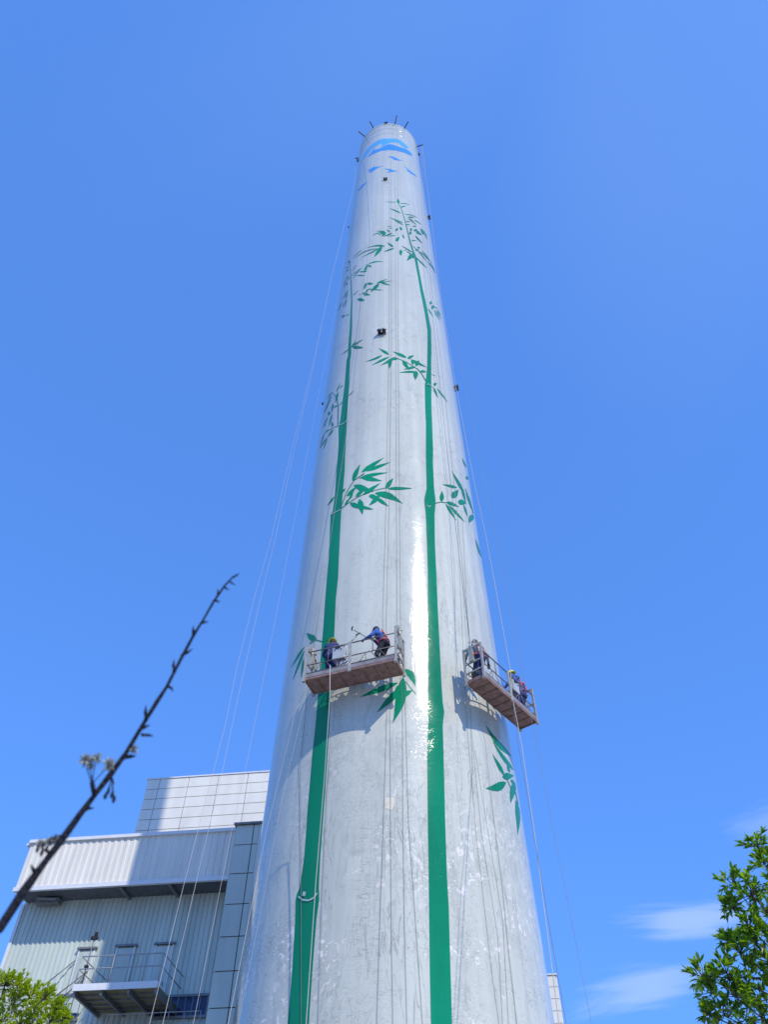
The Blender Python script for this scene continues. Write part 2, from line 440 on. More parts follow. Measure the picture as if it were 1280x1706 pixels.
RIGHT = [(335, 662.7, 663.7), (342, 665.5, 666.6), (353, 670.3, 671.6), (366, 673.7, 675.2), (378, 676.5, 678.1), (392, 679.9, 681.8), (404, 682.6, 685), (417, 686.5, 689.3), (430, 690.7, 694.8), (456, 695.5, 699.8), (481, 699.8, 704.6), (504, 704.4, 710), (528, 709, 714.5), (550, 712.2, 718.5), (576, 712.6, 719), (610, 711.9, 718.8), (626, 710.6, 718.8), (641, 708.2, 719), (675, 708.4, 719.1), (705, 709.8, 720.3), (750, 709.8, 722), (770, 710, 721.6), (814, 711, 723.5), (833, 707, 726), (838, 707.3, 726), (858, 709.6, 724.4), (906, 711.6, 725), (954, 713, 727.3), (1007, 713, 729.4), (1055, 713, 731.8), (1140, 713.9, 736), (1172, 713.2, 738.2), (1186, 713, 740.6), (1198, 713.8, 739), (1212, 713.4, 738), (1262, 712, 739.6), (1365, 713, 742), (1465, 714.6, 745.2), (1510, 715, 748), (1630, 716.5, 751.4), (1706, 718.2, 753.7), (1900, 722, 765)]
bamL = stalk_mesh('bamboo_stalk', LEFT, chim); bamL['label'] = 'left painted green bamboo stalk'
bamR = stalk_mesh('bamboo_stalk', RIGHT, chim); bamR['label'] = 'right painted green bamboo stalk'
A1 = (590, 310, 8.533)
crownR = crop(*A1, [(638, 250, 618, 175, 40), (600, 230, 430, 224, 9), (655, 245, 800, 268, 12, -.04), (665, 300, 740, 282, 20), (668, 385, 500, 312, 20), (720, 402, 920, 462, 12, -.08), (770, 445, 865, 445, 22), (700, 525, 495, 445, 18), (705, 555, 570, 490, 14), (740, 505, 800, 508, 14), (740, 550, 800, 550, 14), (770, 455, 850, 535, 12), (800, 460, 880, 545, 10), (860, 480, 960, 550, 14), (840, 500, 890, 560, 10), (835, 572, 895, 572, 16), (812, 640, 810, 590, 30), (800, 690, 800, 640, 36), (850, 640, 900, 610, 30), (870, 620, 970, 700, 24), (940, 600, 1045, 770, 26, -.08), (880, 660, 960, 700, 16), (870, 705, 975, 825, 22), (950, 620, 1010, 690, 30), (970, 640, 985, 695, 24), (815, 777, 895, 775, 16), (680, 630, 650, 572, 34), (590, 640, 630, 595, 30), (540, 575, 460, 572, 8), (545, 600, 490, 600, 8), (715, 745, 685, 680, 22), (595, 785, 650, 720, 44), (440, 645, 310, 640, 14), (450, 655, 240, 710, 14, .06), (430, 665, 340, 700, 14), (455, 660, 390, 720, 36), (510, 655, 460, 615, 18), (545, 670, 420, 720, 22), (590, 702, 470, 715, 10), (440, 855, 240, 860, 26, .05), (430, 852, 150, 890, 10, .06), (400, 860, 285, 1010, 50), (370, 880, 100, 1020, 12), (350, 890, 0, 1040, 12, .1), (330, 900, 220, 970, 12), (560, 865, 470, 805, 26), (570, 885, 420, 935, 22), (830, 945, 670, 845, 16), (820, 970, 730, 920, 18), (740, 910, 700, 915, 12), (665, 905, 665, 995, 48), (840, 960, 750, 1065, 56), (850, 1030, 820, 970, 30), (835, 850, 960, 970, 12), (920, 890, 920, 860, 44), (870, 915, 930, 905, 20), (900, 910, 1050, 1090, 14), (960, 920, 1110, 1120, 16, -.05), (930, 930, 1020, 1000, 12), (1050, 1080, 1160, 1250, 22, -.08), (980, 970, 1080, 1070, 10), (880, 1030, 920, 1040, 26), (900, 1035, 1045, 1175, 20)])
sprayL = crop(*A1, [(200, 1110, 430, 1078, 18, -.08), (250, 1150, 170, 1115, 30), (150, 1210, 200, 1110, 34), (185, 1212, 70, 1220, 22), (110, 1160, 0, 1250, 10), (150, 1270, 20, 1270, 16)])
A2 = (540, 430, 5.818)
sprayL += crop(*A2, [(510, 245, 620, 200, 14), (510, 245, 675, 218, 8), (550, 238, 645, 265, 16), (535, 250, 450, 330, 32), (480, 305, 575, 312, 10), (415, 240, 385, 305, 26), (420, 248, 480, 248, 22), (430, 300, 400, 340, 16), (375, 340, 450, 360, 26), (400, 370, 390, 345, 10), (325, 398, 400, 410, 30), (430, 300, 480, 305, 8)])
A3 = (555, 400, 14.21)
sprayL += crop(*A3, [(385, 540, 380, 478, 66), (365, 620, 300, 690, 18), (370, 690, 300, 760, 20), (370, 850, 300, 930, 22), (400, 880, 340, 960, 18), (330, 1000, 320, 1090, 34), (355, 1190, 230, 1400, 30), (350, 1270, 290, 1400, 28), (320, 1400, 270, 1590, 32), (250, 1480, 240, 1600, 18), (200, 1480, 110, 1690, 24), (300, 940, 250, 1120, 20), (460, 740, 570, 560, 11), (450, 850, 540, 720, 12), (470, 910, 600, 720, 14), (530, 830, 700, 630, 10), (470, 1320, 620, 1180, 14), (600, 1310, 680, 1260, 9), (700, 230, 460, 470, 12, .08)])
a = A2; sprayL += crop(*a, [(265, 862, 315, 800, 13), (290, 845, 382, 785, 13), (275, 862, 384, 869, 30), (245, 880, 165, 940, 6), (205, 555, 165, 572, 20), (245, 545, 205, 560, 6)])
sprayR2 = crop(*A2, [(1022, 432, 1052, 438, 36), (1038, 480, 1072, 478, 36), (1010, 490, 1062, 575, 13), (1050, 455, 1110, 500, 9), (1065, 505, 1125, 610, 13), (1080, 500, 1140, 600, 11), (1100, 500, 1135, 565, 11)])
big1 = crop(*A2, [(630, 935, 530, 875, 28), (565, 942, 398, 1005, 20, -.04), (630, 958, 460, 1040, 22), (700, 960, 545, 1045, 28), (645, 975, 632, 1075, 38), (720, 975, 650, 985, 20), (800, 965, 665, 905, 30), (810, 975, 875, 942, 28), (860, 985, 862, 1040, 34), (840, 985, 995, 1060, 28), (890, 1045, 920, 990, 36), (760, 995, 830, 1085, 36), (890, 1055, 770, 1080, 24), (910, 1108, 725, 1113, 20, .04), (890, 1095, 886, 1182, 48), (935, 1095, 995, 1105, 24)]) + [stem(*A2, [(700, 970), (800, 1010), (900, 1075)], 5), stem(*A2, [(900, 1070), (945, 1120), (985, 1190)], 9)]
A4 = (520, 600, 5.333)
sprayR3 = crop(*A4, [(1080, 222, 1112, 205, 26), (1080, 245, 1122, 340, 20), (1110, 250, 1210, 380, 15), (1058, 125, 1105, 145, 5)]) + [stem(*A4, [(1025, 218), (1045, 236), (1080, 240)], 4)]
A5 = (525, 630, 14.21)
sprayL2 = crop(*A5, [(510, 330, 600, 100, 30), (590, 240, 675, 145, 24), (550, 330, 480, 590, 54), (390, 340, 280, 500, 26), (385, 400, 250, 780, 38), (300, 600, 200, 860, 26), (540, 650, 430, 690, 34), (430, 600, 395, 820, 44), (350, 790, 310, 890, 66), (405, 860, 330, 1130, 38), (300, 930, 180, 1180, 28), (250, 1000, 230, 1170, 18), (430, 1140, 390, 1030, 54), (340, 1215, 220, 1300, 32), (440, 1215, 290, 1400, 42), (290, 1400, 200, 1690, 28), (250, 1440, 90, 1690, 28), (660, 550, 570, 660, 14), (800, 420, 940, 280, 16), (230, 1300, 110, 1600, 18)]) + [stem(*A5, [(550, 1130), (552, 900), (555, 680), (530, 500), (460, 390), (390, 340)], 18), stem(*A5, [(550, 1135), (440, 1170), (350, 1230)], 12)]
A6 = (480, 740, 3.368)
sprayM = crop(*A6, [(362, 205, 405, 112, 26), (412, 158, 540, 75, 24), (440, 152, 578, 100, 20), (400, 192, 565, 160, 20, -.03), (410, 187, 530, 207, 26), (370, 232, 480, 268, 34), (330, 292, 390, 235, 20), (380, 296, 440, 240, 20), (420, 285, 520, 218, 22), (345, 310, 368, 265, 14), (320, 340, 352, 298, 12), (548, 248, 592, 190, 26), (560, 250, 700, 248, 18), (490, 275, 645, 335, 36, -.08), (455, 290, 510, 300, 24), (515, 290, 455, 345, 26), (495, 300, 565, 350, 20), (350, 332, 420, 362, 26), (402, 310, 420, 395, 34), (400, 350, 482, 367, 16), (262, 295, 222, 345, 10), (300, 268, 325, 250, 12)]) + [stem(*A6, [(300, 350), (330, 270), (370, 205), (430, 165)], 4), stem(*A6, [(300, 362), (380, 305), (460, 268), (560, 245)], 3)]
sprayR4 = crop(*A6, [(862, 322, 865, 262, 26), (950, 245, 865, 225, 17), (920, 302, 957, 255, 36), (985, 270, 918, 148, 18), (955, 320, 1000, 335, 32), (975, 240, 1000, 340, 15), (985, 340, 1010, 410, 11), (890, 325, 962, 352, 20), (885, 335, 945, 430, 15), (905, 345, 995, 440, 15), (1038, 395, 1015, 442, 30), (1000, 270, 1040, 385, 15), (1000, 130, 975, 75, 9), (1000, 180, 1012, 200, 16), (1085, 635, 1050, 530, 11)]) + [stem(*A6, [(828, 332), (860, 325), (890, 330)], 4), stem(*A6, [(995, 250), (1020, 320), (1040, 390)], 4)]
A7 = (460, 1000, 5.333)
sprayL5 = crop(*A7, [(360, 350, 272, 288, 56, -.1), (250, 415, 128, 605, 22), (250, 450, 148, 712, 24), (246, 520, 224, 695, 20)]) + [stem(*A7, [(300, 385), (355, 352), (410, 368), (470, 350)], 10)]
sprayM5 = crop(*A7, [(405, 925, 485, 800, 64), (1150, 612, 1240, 765, 60, -.1), (1080, 735, 742, 862, 54), (1110, 780, 895, 1002, 60), (1130, 690, 1038, 1092, 96, -.05), (1120, 850, 1215, 800, 46), (1060, 800, 1150, 765, 60)]) + [stem(*A7, [(1150, 720), (1200, 785), (1245, 835)], 5)]
A8 = (780, 1180, 7.757)
sprayR5 = crop(*A8, [(560, 620, 225, 205, 62, -.06), (590, 800, 315, 415, 48, -.03), (470, 870, 315, 590, 48), (540, 830, 500, 710, 34), (445, 885, 595, 870, 92), (490, 960, 225, 1035, 110, -.1), (555, 920, 595, 985, 34), (598, 950, 550, 1225, 76), (620, 1190, 640, 1640, 60, -.04)]) + [stem(*A8, [(500, 910), (530, 980), (560, 1040)], 8), stem(*A8, [(600, 1040), (625, 1130), (650, 1250)], 8)]
for polys, par in ((crownR, bamR), (sprayL, bamL), (sprayR2, bamR), (big1, bamR), (sprayR3, bamR), (sprayL2, bamL), (sprayM, bamL), (sprayR4, bamR), (sprayL5, bamL), (sprayM5, bamL), (sprayR5, bamR)):
    mural('bamboo_leaves', polys, M_GREEN, par, .006)
# pale joint lines across the stalks
def jl(pts, w, par, s=1): mural('node_line', [stem(0, 0, 1, pts, w)], M_PALE, par, .022)
jl([(564.5, 709), (573, 706), (579.5, 700)], .9, bamL)
jl([(553, 857), (560, 853.5), (569, 849)], 1.0, bamL)
jl([(498, 1494), (505, 1499.5), (515, 1500.5), (524, 1496), (529, 1488)], 2.6, bamL)
jl([(506.5, 1493), (508.3, 1486)], 5, bamL)
jl([(711, 641), (714, 640), (718, 643)], .8, bamR)
jl([(711.5, 842), (715, 845), (718, 843)], 1.0, bamR)
# mountain and birds near the top
A0 = (590, 190, 10.667)
def P(pts): return [(A0[0] + x / A0[2], A0[1] + y / A0[2]) for x, y in pts]
def dens(pts):
    o = []
    for a, b in zip(pts, pts[1:] + pts[:1]):
        n = max(1, int(hypot(b[0] - a[0], b[1] - a[1]) / 3))
        for i in range(n): o.append((a[0] + (b[0] - a[0]) * i / n, a[1] + (b[1] - a[1]) * i / n))
    return o
mural('mountain', [dens(P([(150, 830), (170, 730), (230, 630), (320, 540), (410, 475), (500, 440), (620, 434), (740, 435), (840, 475), (930, 550), (975, 610), (930, 615), (850, 575), (800, 520), (700, 505), (610, 525), (500, 570), (440, 595), (480, 555), (490, 520), (400, 565), (330, 620), (260, 690), (200, 770)]))], M_BLUE2, chim, label='pale blue painted far ridge')
mural('mountain', [dens(P([(235, 770), (300, 690), (370, 600), (362, 640), (470, 605), (560, 555), (630, 535), (700, 545), (800, 585), (920, 620), (1000, 670), (1048, 740), (1000, 735), (900, 690), (750, 650), (620, 640), (480, 655), (360, 705)]))], M_BLUE, chim, .008, label='deeper blue painted near ridge')
birds = [[(580, 765), (670, 750), (740, 775), (790, 805), (875, 830), (800, 828), (710, 815), (690, 790), (640, 770)],
         [(240, 1000), (350, 940), (440, 935), (535, 912), (450, 950), (400, 970), (310, 1040), (250, 1040), (290, 1015)],
         [(535, 970), (640, 975), (710, 1000), (790, 1018), (700, 1025), (560, 1045), (640, 1015), (600, 995)],
         [(890, 915), (960, 980), (1030, 1035), (1080, 1070), (1120, 1120), (1040, 1075), (970, 1030), (920, 990), (960, 1010)]]
for i, b in enumerate(birds): mural('bird', [dens(P(b))], M_BLUE, chim, .006)
mural('bird', [dens([(596, 318), (602, 309), (613, 302), (605, 311), (598, 318)])], M_BLUE, chim, .006)
mural('filler_patch', [dens([(642, 1329), (657, 1329), (657.5, 1343), (652, 1351), (648, 1348), (641.5, 1347)])], M_PATCH, chim, .006)

# ------------------------------------------------------------------ buildings
FE = Vector((.9915, -.130, 0)).normalized(); FN = Vector((-.130, -.9915, 0)).normalized()   # along the facades / towards the camera
class Facade:
    """a vertical plane; pixels of the photo give the real positions s (along) and z on it"""
    def __init__(s, px, py, hd):
        s.o = at_h(px, py, hd); s.o.z = 0
    def at(s, x, y, out=0):
        d = ray(x, y); o = s.o + FN * out
        t = (o - CAM).dot(FN) / d.dot(FN); P = CAM + d * t
        return (P - s.o).dot(FE), P.z
    def M(s): return Matrix((FE, FN * -1, Vector((0, 0, 1)))).transposed().to_4x4()
def fmat(origin):
    m = Matrix((FE, -FN, Vector((0, 0, 1)))).transposed().to_4x4(); m.translation = origin; return m
# local coordinates of a building: x along the facade, y INTO it, z up
def ribbed(bm, x0, x1, z0, z1, y, pitch, depth, xs=0.30):
    """trapezoid profile sheet, ribs vertical; front at y-depth, pans at y"""
    n = int((x1 - x0) / pitch); p = (x1 - x0) / n; pts = []
    for i in range(n):
        a = x0 + i * p
        pts += [(a, y), (a + p * .45, y), (a + p * .55, y - depth), (a + p * .9, y - depth)]
    pts.append((x1, y))
    lo = [bm.verts.new((x, yy, z0)) for x, yy in pts]; hi = [bm.verts.new((x, yy, z1)) for x, yy in pts]
    for i in range(len(pts) - 1): bm.faces.new((lo[i], lo[i + 1], hi[i + 1], hi[i]))
M_CLAD = mat('white_steel_cladding', (.74, .70, .61), .42, var=.10, vscale=1.6, detail=7, stretch=(1, 1, .16))
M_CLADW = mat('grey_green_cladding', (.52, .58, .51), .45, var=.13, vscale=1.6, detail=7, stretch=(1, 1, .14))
M_PANEL = mat('pale_panel', (.75, .72, .63), .40, var=.08, vscale=.9, detail=6, stretch=(1, 1, .3))
M_PANEL2 = mat('grey_panel', (.48, .53, .46), .35, var=.12, vscale=.9, detail=6, stretch=(1, 1, .2))
M_JOINT = mat('dark_joint', (.03, .035, .045), .7)
M_TRIM = mat('white_trim', (.70, .70, .70), .4, var=.04)
M_STEEL = mat('weathered_steel', (.20, .20, .20), .5, metal=.3, var=.2)
M_RAILG = mat('dull_grey_rail', (.36, .38, .38), .5, var=.15)
M_DARK = mat('dark_recess', (.02, .022, .028), .8)
M_GLASS = mat('blue_glass', (.01, .02, .09), .08, var=.3, vscale=1.5)
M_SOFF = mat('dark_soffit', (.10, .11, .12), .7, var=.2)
M_GRATE = mat('olive_deck_plate', (.20, .18, .09), .7, var=.25)

# far panelled block
FU = Facade(280, 1340, 67.0)
sL, _ = FU.at(236, 1345); _, zT = FU.at(250, 1300)
blk = empty('panel_building', FU.o); blk.matrix_world = fmat(FU.o)
wU = 24.0
bm = bmesh.new(); box(bm, (sL + wU / 2, 9, zT / 2 - .05), (wU - .1, 17.8, zT - .2)); link('wall_core', bm, M_JOINT, blk)
s1 = FU.at(262.5, 1320)[0]; s2 = FU.at(311, 1320)[0]
dw = s2 - s1; xs = [sL, s1]
while xs[-1] + dw < sL + wU: xs.append(xs[-1] + dw)
xs.append(sL + wU)
z1 = FU.at(350, 1293)[1]; z2 = FU.at(350, 1309)[1]; dh = 1.28 * (z1 - z2) / (z1 - z2)
dh = abs(FU.at(330, 1311)[1] - FU.at(330, 1379)[1]) / 4.0
bm = bmesh.new()
z = zT; g = .035
while z > 10:
    for a, b in zip(xs, xs[1:]): box(bm, ((a + b) / 2, -.03, z - dh / 2), (b - a - g * 1.4, .1, dh - g * 1.6))
    z -= dh
for q in range(9):       # return wall on the left
    pass
link('wall_panels', bm, M_PANEL, blk)
bm = bmesh.new(); zz = zT
while zz > 10:
    for k in range(5): box(bm, (sL - .03, 1.8 + k * 3.6, zz - dh / 2), (.1, 3.5, dh - g * 1.6))
    zz -= dh
link('side_panels', bm, M_PANEL, blk)
bm = bmesh.new(); box(bm, (sL + wU / 2 - .0, 9, zT + .06), (wU + .3, 18.3, .12)); link('roof_coping', bm, M_TRIM, blk)
tag(blk, 'white building of large square panels behind the corrugated one', 'building')

# corrugated building
FL = Facade(230, 1440, 40.0)
sA, zA = FL.at(37, 1445); _, zTop = FL.at(225, 1391.5); sA = (FL.at(52, 1403)[0] + FL.at(22, 1488)[0]) / 2
_, zBot = FL.at(200, 1476); sT = FL.at(388, 1425, .4)[0]
REC = 1.55
cor = empty('corrugated_building', FL.o); cor.matrix_world = fmat(FL.o)
sW = (FL.at(35, 1515, -REC)[0] + FL.at(2, 1620, -REC)[0]) / 2
bm = bmesh.new(); ribbed(bm, sA + .02, sT, zBot + .18, zTop - .12, 0, .335, .035)
fas = link('fascia', bm, M_CLAD, cor)
bm = bmesh.new(); box(bm, ((sA + sT) / 2, -.02, zTop - .05), (sT - sA + .1, .24, .16)); link('coping', bm, M_TRIM, fas)
bm = bmesh.new(); box(bm, ((sA + sT) / 2, -.01, zBot + .09), (sT - sA + .06, .16, .2)); link('drip_edge', bm, M_TRIM, fas)
bm = bmesh.new(); box(bm, ((sA + sT) / 2, REC / 2 + .12, zBot + .13), (sT - sA, REC - .1, .06)); link('soffit', bm, M_SOFF, cor)
bm = bmesh.new(); box(bm, (sA + .01, REC / 2 + 5, (zBot + zTop) / 2), (.06, REC + 9.8, zTop - zBot - .1)); link('side_cladding', bm, M_CLAD, cor)
for px in (195, 277):
    s_ = FL.at(px, 1490)[0]; bm = bmesh.new(); box(bm, (s_, REC / 2, zBot + .02), (.14, REC - .1, .14)); link('soffit_beam', bm, M_STEEL, cor)
s_ = FL.at(45, 1500)[0]; bm = bmesh.new(); box(bm, (s_ + .5, REC * .7, zBot - .1), (1.2, .4, .25)); tube(bm, [(s_ + .1, .6, zBot - .1), (s_ + 1.2, .5, zBot - .25)], .06); link('soffit_beam', bm, M_STEEL, cor)
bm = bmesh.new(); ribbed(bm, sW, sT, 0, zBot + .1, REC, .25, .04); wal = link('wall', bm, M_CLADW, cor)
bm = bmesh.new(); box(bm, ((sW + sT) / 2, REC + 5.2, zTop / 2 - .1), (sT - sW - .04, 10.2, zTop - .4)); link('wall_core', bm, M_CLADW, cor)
bm = bmesh.new(); box(bm, ((sW + sT) / 2, 5.8, zTop - .12), (sT - sW + .2, 11.5, .1)); link('roof', bm, M_TRIM, cor)
bm = bmesh.new(); box(bm, (sW + .02, REC - .03, zBot / 2), (.16, .12, zBot)); link('corner_trim', bm, M_TRIM, wal)
# doors under dark lintels, opening on to the balcony
zBal = FL.at(190, 1648, .35)[1]
def wallat(x, y): return FL.at(x, y, -REC)
zB = wallat(190, 1688)[1]
# balcony projection from where the slab's front edge shows
bo = 0.0
best = 9
for i in range(300):
    o = -REC + i * .02
    zz = FL.at(190, 1648, o)[1]
    if abs(zz - zB) < best: best = abs(zz - zB); bo = o
print('balcony', zB, 'front out', bo, 'recess', -REC, 'wall top', zTop, zBot)
yF = -bo                                  # local y of the slab's front edge
b0 = FL.at(122, 1648, bo)[0]; b1 = FL.at(262, 1640, bo)[0]
for x0, x1, yy in ((132, 160, 1584), (195, 227, 1579.5), (260, 291, 1576)):
    a, zt = wallat(x0, yy); b, _ = wallat(x1, yy)
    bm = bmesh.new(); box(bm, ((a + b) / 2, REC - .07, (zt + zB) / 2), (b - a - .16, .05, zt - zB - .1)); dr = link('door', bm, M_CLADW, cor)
    bm = bmesh.new()
    for s_ in (a + .04, b - .04): box(bm, (s_, REC - .07, (zt + zB) / 2), (.07, .09, zt - zB))
    link('frame', bm, M_TRIM, dr)
    bm = bmesh.new(); box(bm, ((a + b) / 2, REC - .11, zt + .05), (b - a + .12, .14, .09)); link('lintel', bm, M_STEEL, dr)
    bm = bmesh.new(); tube(bm, [(b - .2, REC - .15, zB + 1.0), (b - .2, REC - .15, zB + 1.15)], .02); link('handle', bm, M_STEEL, dr)
bal = bmesh.new(); box(bal, ((b0 + b1) / 2, (yF + REC) / 2, zB + .06), (b1 - b0, REC - yF - .06, .10)); balo = link('balcony', bal, M_GRATE, cor)
bm = bmesh.new(); box(bm, ((b0 + b1) / 2, yF - .03, zB + .11), (b1 - b0 + .06, .06, .26)); link('edge_beam', bm, M_TRIM, balo)
bm = bmesh.new()
for k in (0, 1, 2, 3): box(bm, (b0 + .05 + (b1 - b0 - .1) * k / 3, (yF + REC) / 2, zB - .09), (.10, REC - yF - .1, .18))
for k in range(1, 5): box(bm, ((b0 + b1) / 2, yF + (REC - yF) * k / 5, zB - .03), (b1 - b0, .06, .07))
link('deck_joists', bm, M_STEEL, balo)
bm = bmesh.new()
for zz in (1.1, .6): tube(bm, [(b0, yF, zB + .24 + zz), (b1, yF, zB + .24 + zz)], .025)
for zz in (1.1, .6):
    tube(bm, [(b0, yF, zB + .24 + zz), (b0, REC - .1, zB + .24 + zz)], .025); tube(bm, [(b1, yF, zB + .24 + zz), (b1, REC - .1, zB + .24 + zz)], .025)
for k in range(6):
    s_ = b0 + (b1 - b0) * k / 5; tube(bm, [(s_, yF, zB + .2), (s_, yF, zB + 1.34)], .03)
link('railing', bm, M_RAILG, balo)
for x0, y0, x1, y1 in ((125, 1600, 75, 1640), (147, 1617, 85, 1665), (140, 1630, 110, 1656)):   # stay bars on the left
    a = FL.at(x0, y0, -REC + .1); b = FL.at(x1, y1, -REC + .7); bm = bmesh.new()
    tube(bm, [(a[0], REC - .1, a[1]), (b[0], REC - .7, b[1])], .03); link('stay_bar', bm, M_STEEL, cor)
# windows in blue glass
for (x0, y0, x1, y1) in ((263, 1664, 343, 1692), (98, 1662, 128, 1698)):
    a, zt = wallat(x0, y0); b, zb = wallat((x0 + x1) / 2 + (x1 - x0) / 2, y1)
    bm = bmesh.new(); box(bm, ((a + b) / 2, REC - .06, (zt + zb) / 2), (b - a, .06, zt - zb)); wn = link('window', bm, M_GLASS, cor)
    bm = bmesh.new(); box(bm, ((a + b) / 2, REC - .09, zt + .05), (b - a + .1, .12, .10)); box(bm, ((a + b) / 2, REC - .1, zb - .06), (b - a + .1, .14, .10))
    n = 7 if x0 > 200 else 3
    for k in range(n + 1): box(bm, (a + (b - a) * k / n, REC - .095, (zt + zb) / 2), (.04, .05, zt - zb - .01))
    link('frame', bm, M_STEEL, wn)
a, z_ = wallat(262, 1700); b, _ = wallat(345, 1700)
bm = bmesh.new()
for q in (0, .5): tube(bm, [(wallat(190, 1700)[0], REC - 1.0, z_ + 0 - q), (b, REC - 1.0, z_ - q)], .025)
for k in range(7): s_ = wallat(190, 1700)[0] + (b - wallat(190, 1700)[0]) * k / 6; tube(bm, [(s_, REC - 1.0, z_ - 1.1), (s_, REC - 1.0, z_)], .025)
box(bm, ((wallat(190, 1700)[0] + b) / 2, REC - .55, z_ - 1.16), (b - wallat(190, 1700)[0], 1.0, .12))
link('lower_walkway', bm, M_RAILG, cor)
tag(cor, 'white corrugated metal building with overhanging fascia and a small balcony', 'building')
# mast with a small head, and a leaning pipe, both standing on the balcony
a = FL.at(157, 1562, bo - .5); mast = empty('mast'); mast.matrix_world = fmat(FL.o + FE * a[0] - FN * (-(bo - .5)) + Vector((0, 0, zB + .12)))
h_ = a[1] - zB - .12
bm = bmesh.new(); tube(bm, [(0, 0, 0), (0, 0, h_ + .35)], [.035, .02]); link('pole', bm, M_STEEL, mast)
bm = bmesh.new(); box(bm, (0, 0, h_ - .02), (.30, .14, .12)); box(bm, (.05, 0, h_ + .14), (.12, .12, .16)); link('sensor_head', bm, M_DARK, mast)
bm = bmesh.new(); box(bm, (0, -.02, h_ * .45), (.16, .12, .1)); link('clamp', bm, M_DARK, mast)
tag(mast, 'thin metal mast with a small dark head on the building balcony', 'mast')

# panelled stair tower between the corrugated building and the chimney
OT = .45
tow = empty('stair_tower'); tow.matrix_world = fmat(FL.o)
_, zTt = FL.at(410, 1375.5, OT)
t0 = (FL.at(392, 1409, OT)[0] + FL.at(344, 1681, OT)[0]) / 2; tj = (FL.at(424, 1390, OT)[0] + FL.at(378, 1690, OT)[0]) / 2
t1 = FL.at(408, 1560, OT)[0] + .0
rows = [zTt] + [FL.at(x, y, OT)[1] for x, y in ((398, 1408.7), (388, 1456), (379, 1506), (370, 1560), (361, 1618), (351, 1681))]
dz = (rows[1] - rows[-1]) / 5
rows = [zTt] + [rows[1] - dz * k for k in range(0, 12)]
bm = bmesh.new(); box(bm, ((t0 + t1 + 3) / 2, -OT + 3.05, zTt / 2 - .05), (t1 + 3 - t0 - .06, 6, zTt - .1)); link('tower_core', bm, M_JOINT, tow)
bm = bmesh.new(); g = .045
for a, b in zip(rows, rows[1:]):
    if b < 0: b = 0
    if a <= 0.1: break
    box(bm, ((t0 + tj) / 2, -OT - .01, (a + b) / 2), (tj - t0 - g, .12, a - b - g))
    box(bm, ((tj + t1) / 2 + g / 4, -OT - .01, (a + b) / 2), (t1 - tj - g / 2, .12, a - b - g))
    box(bm, ((t1 + t1 + 3) / 2, -OT - .01, (a + b) / 2), (3 - .02, .12, a - b - .0))
    box(bm, (t0 - .03, -OT + 2.9, (a + b) / 2), (.1, 5.6, a - b - g))
link('tower_panels', bm, M_PANEL2, tow)
bm = bmesh.new(); box(bm, ((t0 + t1 + 3) / 2, -OT + 3, zTt + .05), (t1 + 3 - t0 + .2, 6.4, .1)); link('coping', bm, M_STEEL, tow)
tag(tow, 'grey stair tower with big panels and dark joints beside the chimney', 'tower')

# narrow white tower seen past the chimney's right foot
FR = Facade(925, 1660, 70.0)
whi = empty('white_tower'); whi.matrix_world = fmat(FR.o)
r1 = (FR.at(926, 1626)[0] + FR.at(939, 1700)[0]) / 2; zr = FR.at(922, 1625)[1]
bm = bmesh.new(); box(bm, (r1 - 3, 3.1, zr / 2 - .05), (5.9, 6, zr - .1)); link('tower_core', bm, M_JOINT, whi)
bm = bmesh.new(); z = zr
while z > 0.5:
    box(bm, (r1 - 1.02, -.02, z - .42), (1.96, .1, .80)); box(bm, (r1 - 3.01, -.02, z - .42), (1.96, .1, .80)); box(bm, (r1 - 5, -.02, z - .42), (1.96, .1, .80)); box(bm, (r1 + .01, 3, z - .42), (.08, 5.9, .8)); z -= .84
link('tower_panels', bm, M_PANEL, whi)
bm = bmesh.new(); box(bm, (r1 - 3, 3, zr + .05), (6.2, 6.3, .1)); link('coping', bm, M_TRIM, whi)
tag(whi, 'narrow white panelled tower low behind the right edge of the chimney', 'tower')

# ------------------------------------------------------------------ hanging work platforms
M_PLAT = mat('red_oxide_deck', (.27, .155, .125), .6, var=.35, vscale=5, bump=.2)
M_RAILS = mat('galvanised_rail', (.46, .42, .34), .42, metal=.35, var=.2, vscale=8)
M_RAILD = mat('grimy_rail', (.16, .16, .16), .5, metal=.3, var=.3, vscale=8)
M_BOX = mat('grey_control_box', (.42, .44, .44), .4, var=.06, vscale=4)
M_BLACK = mat('black_rubber', (.02, .02, .024), .55, var=.2)
M_HOIST = mat('dark_hoist', (.10, .10, .11), .4, metal=.5, var=.3)
M_CABLE = mat('blue_cable', (.02, .04, .25), .5, var=.2)
def world(P): return Vector(P)
def plat_frame(oL, oR, iR, iL, z):
    a, b, c, d = [at_z(*q, z) for q in (oL, oR, iR, iL)]
    ex = ((b - a) + (c - d)); L = (ex.length) / 2; ex.normalize()
    ey = Vector((ex.y, -ex.x, 0))
    if ey.dot((a + b) - (c + d)) < 0: ey = -ey
    Wd = .5 * (((a - d).dot(ey)) + ((b - c).dot(ey)))
    o = (a + b + c + d) / 4
    m = Matrix((ex, ey, Vector((0, 0, 1)))).transposed().to_4x4(); m.translation = o
    return m, L, max(Wd, .66)
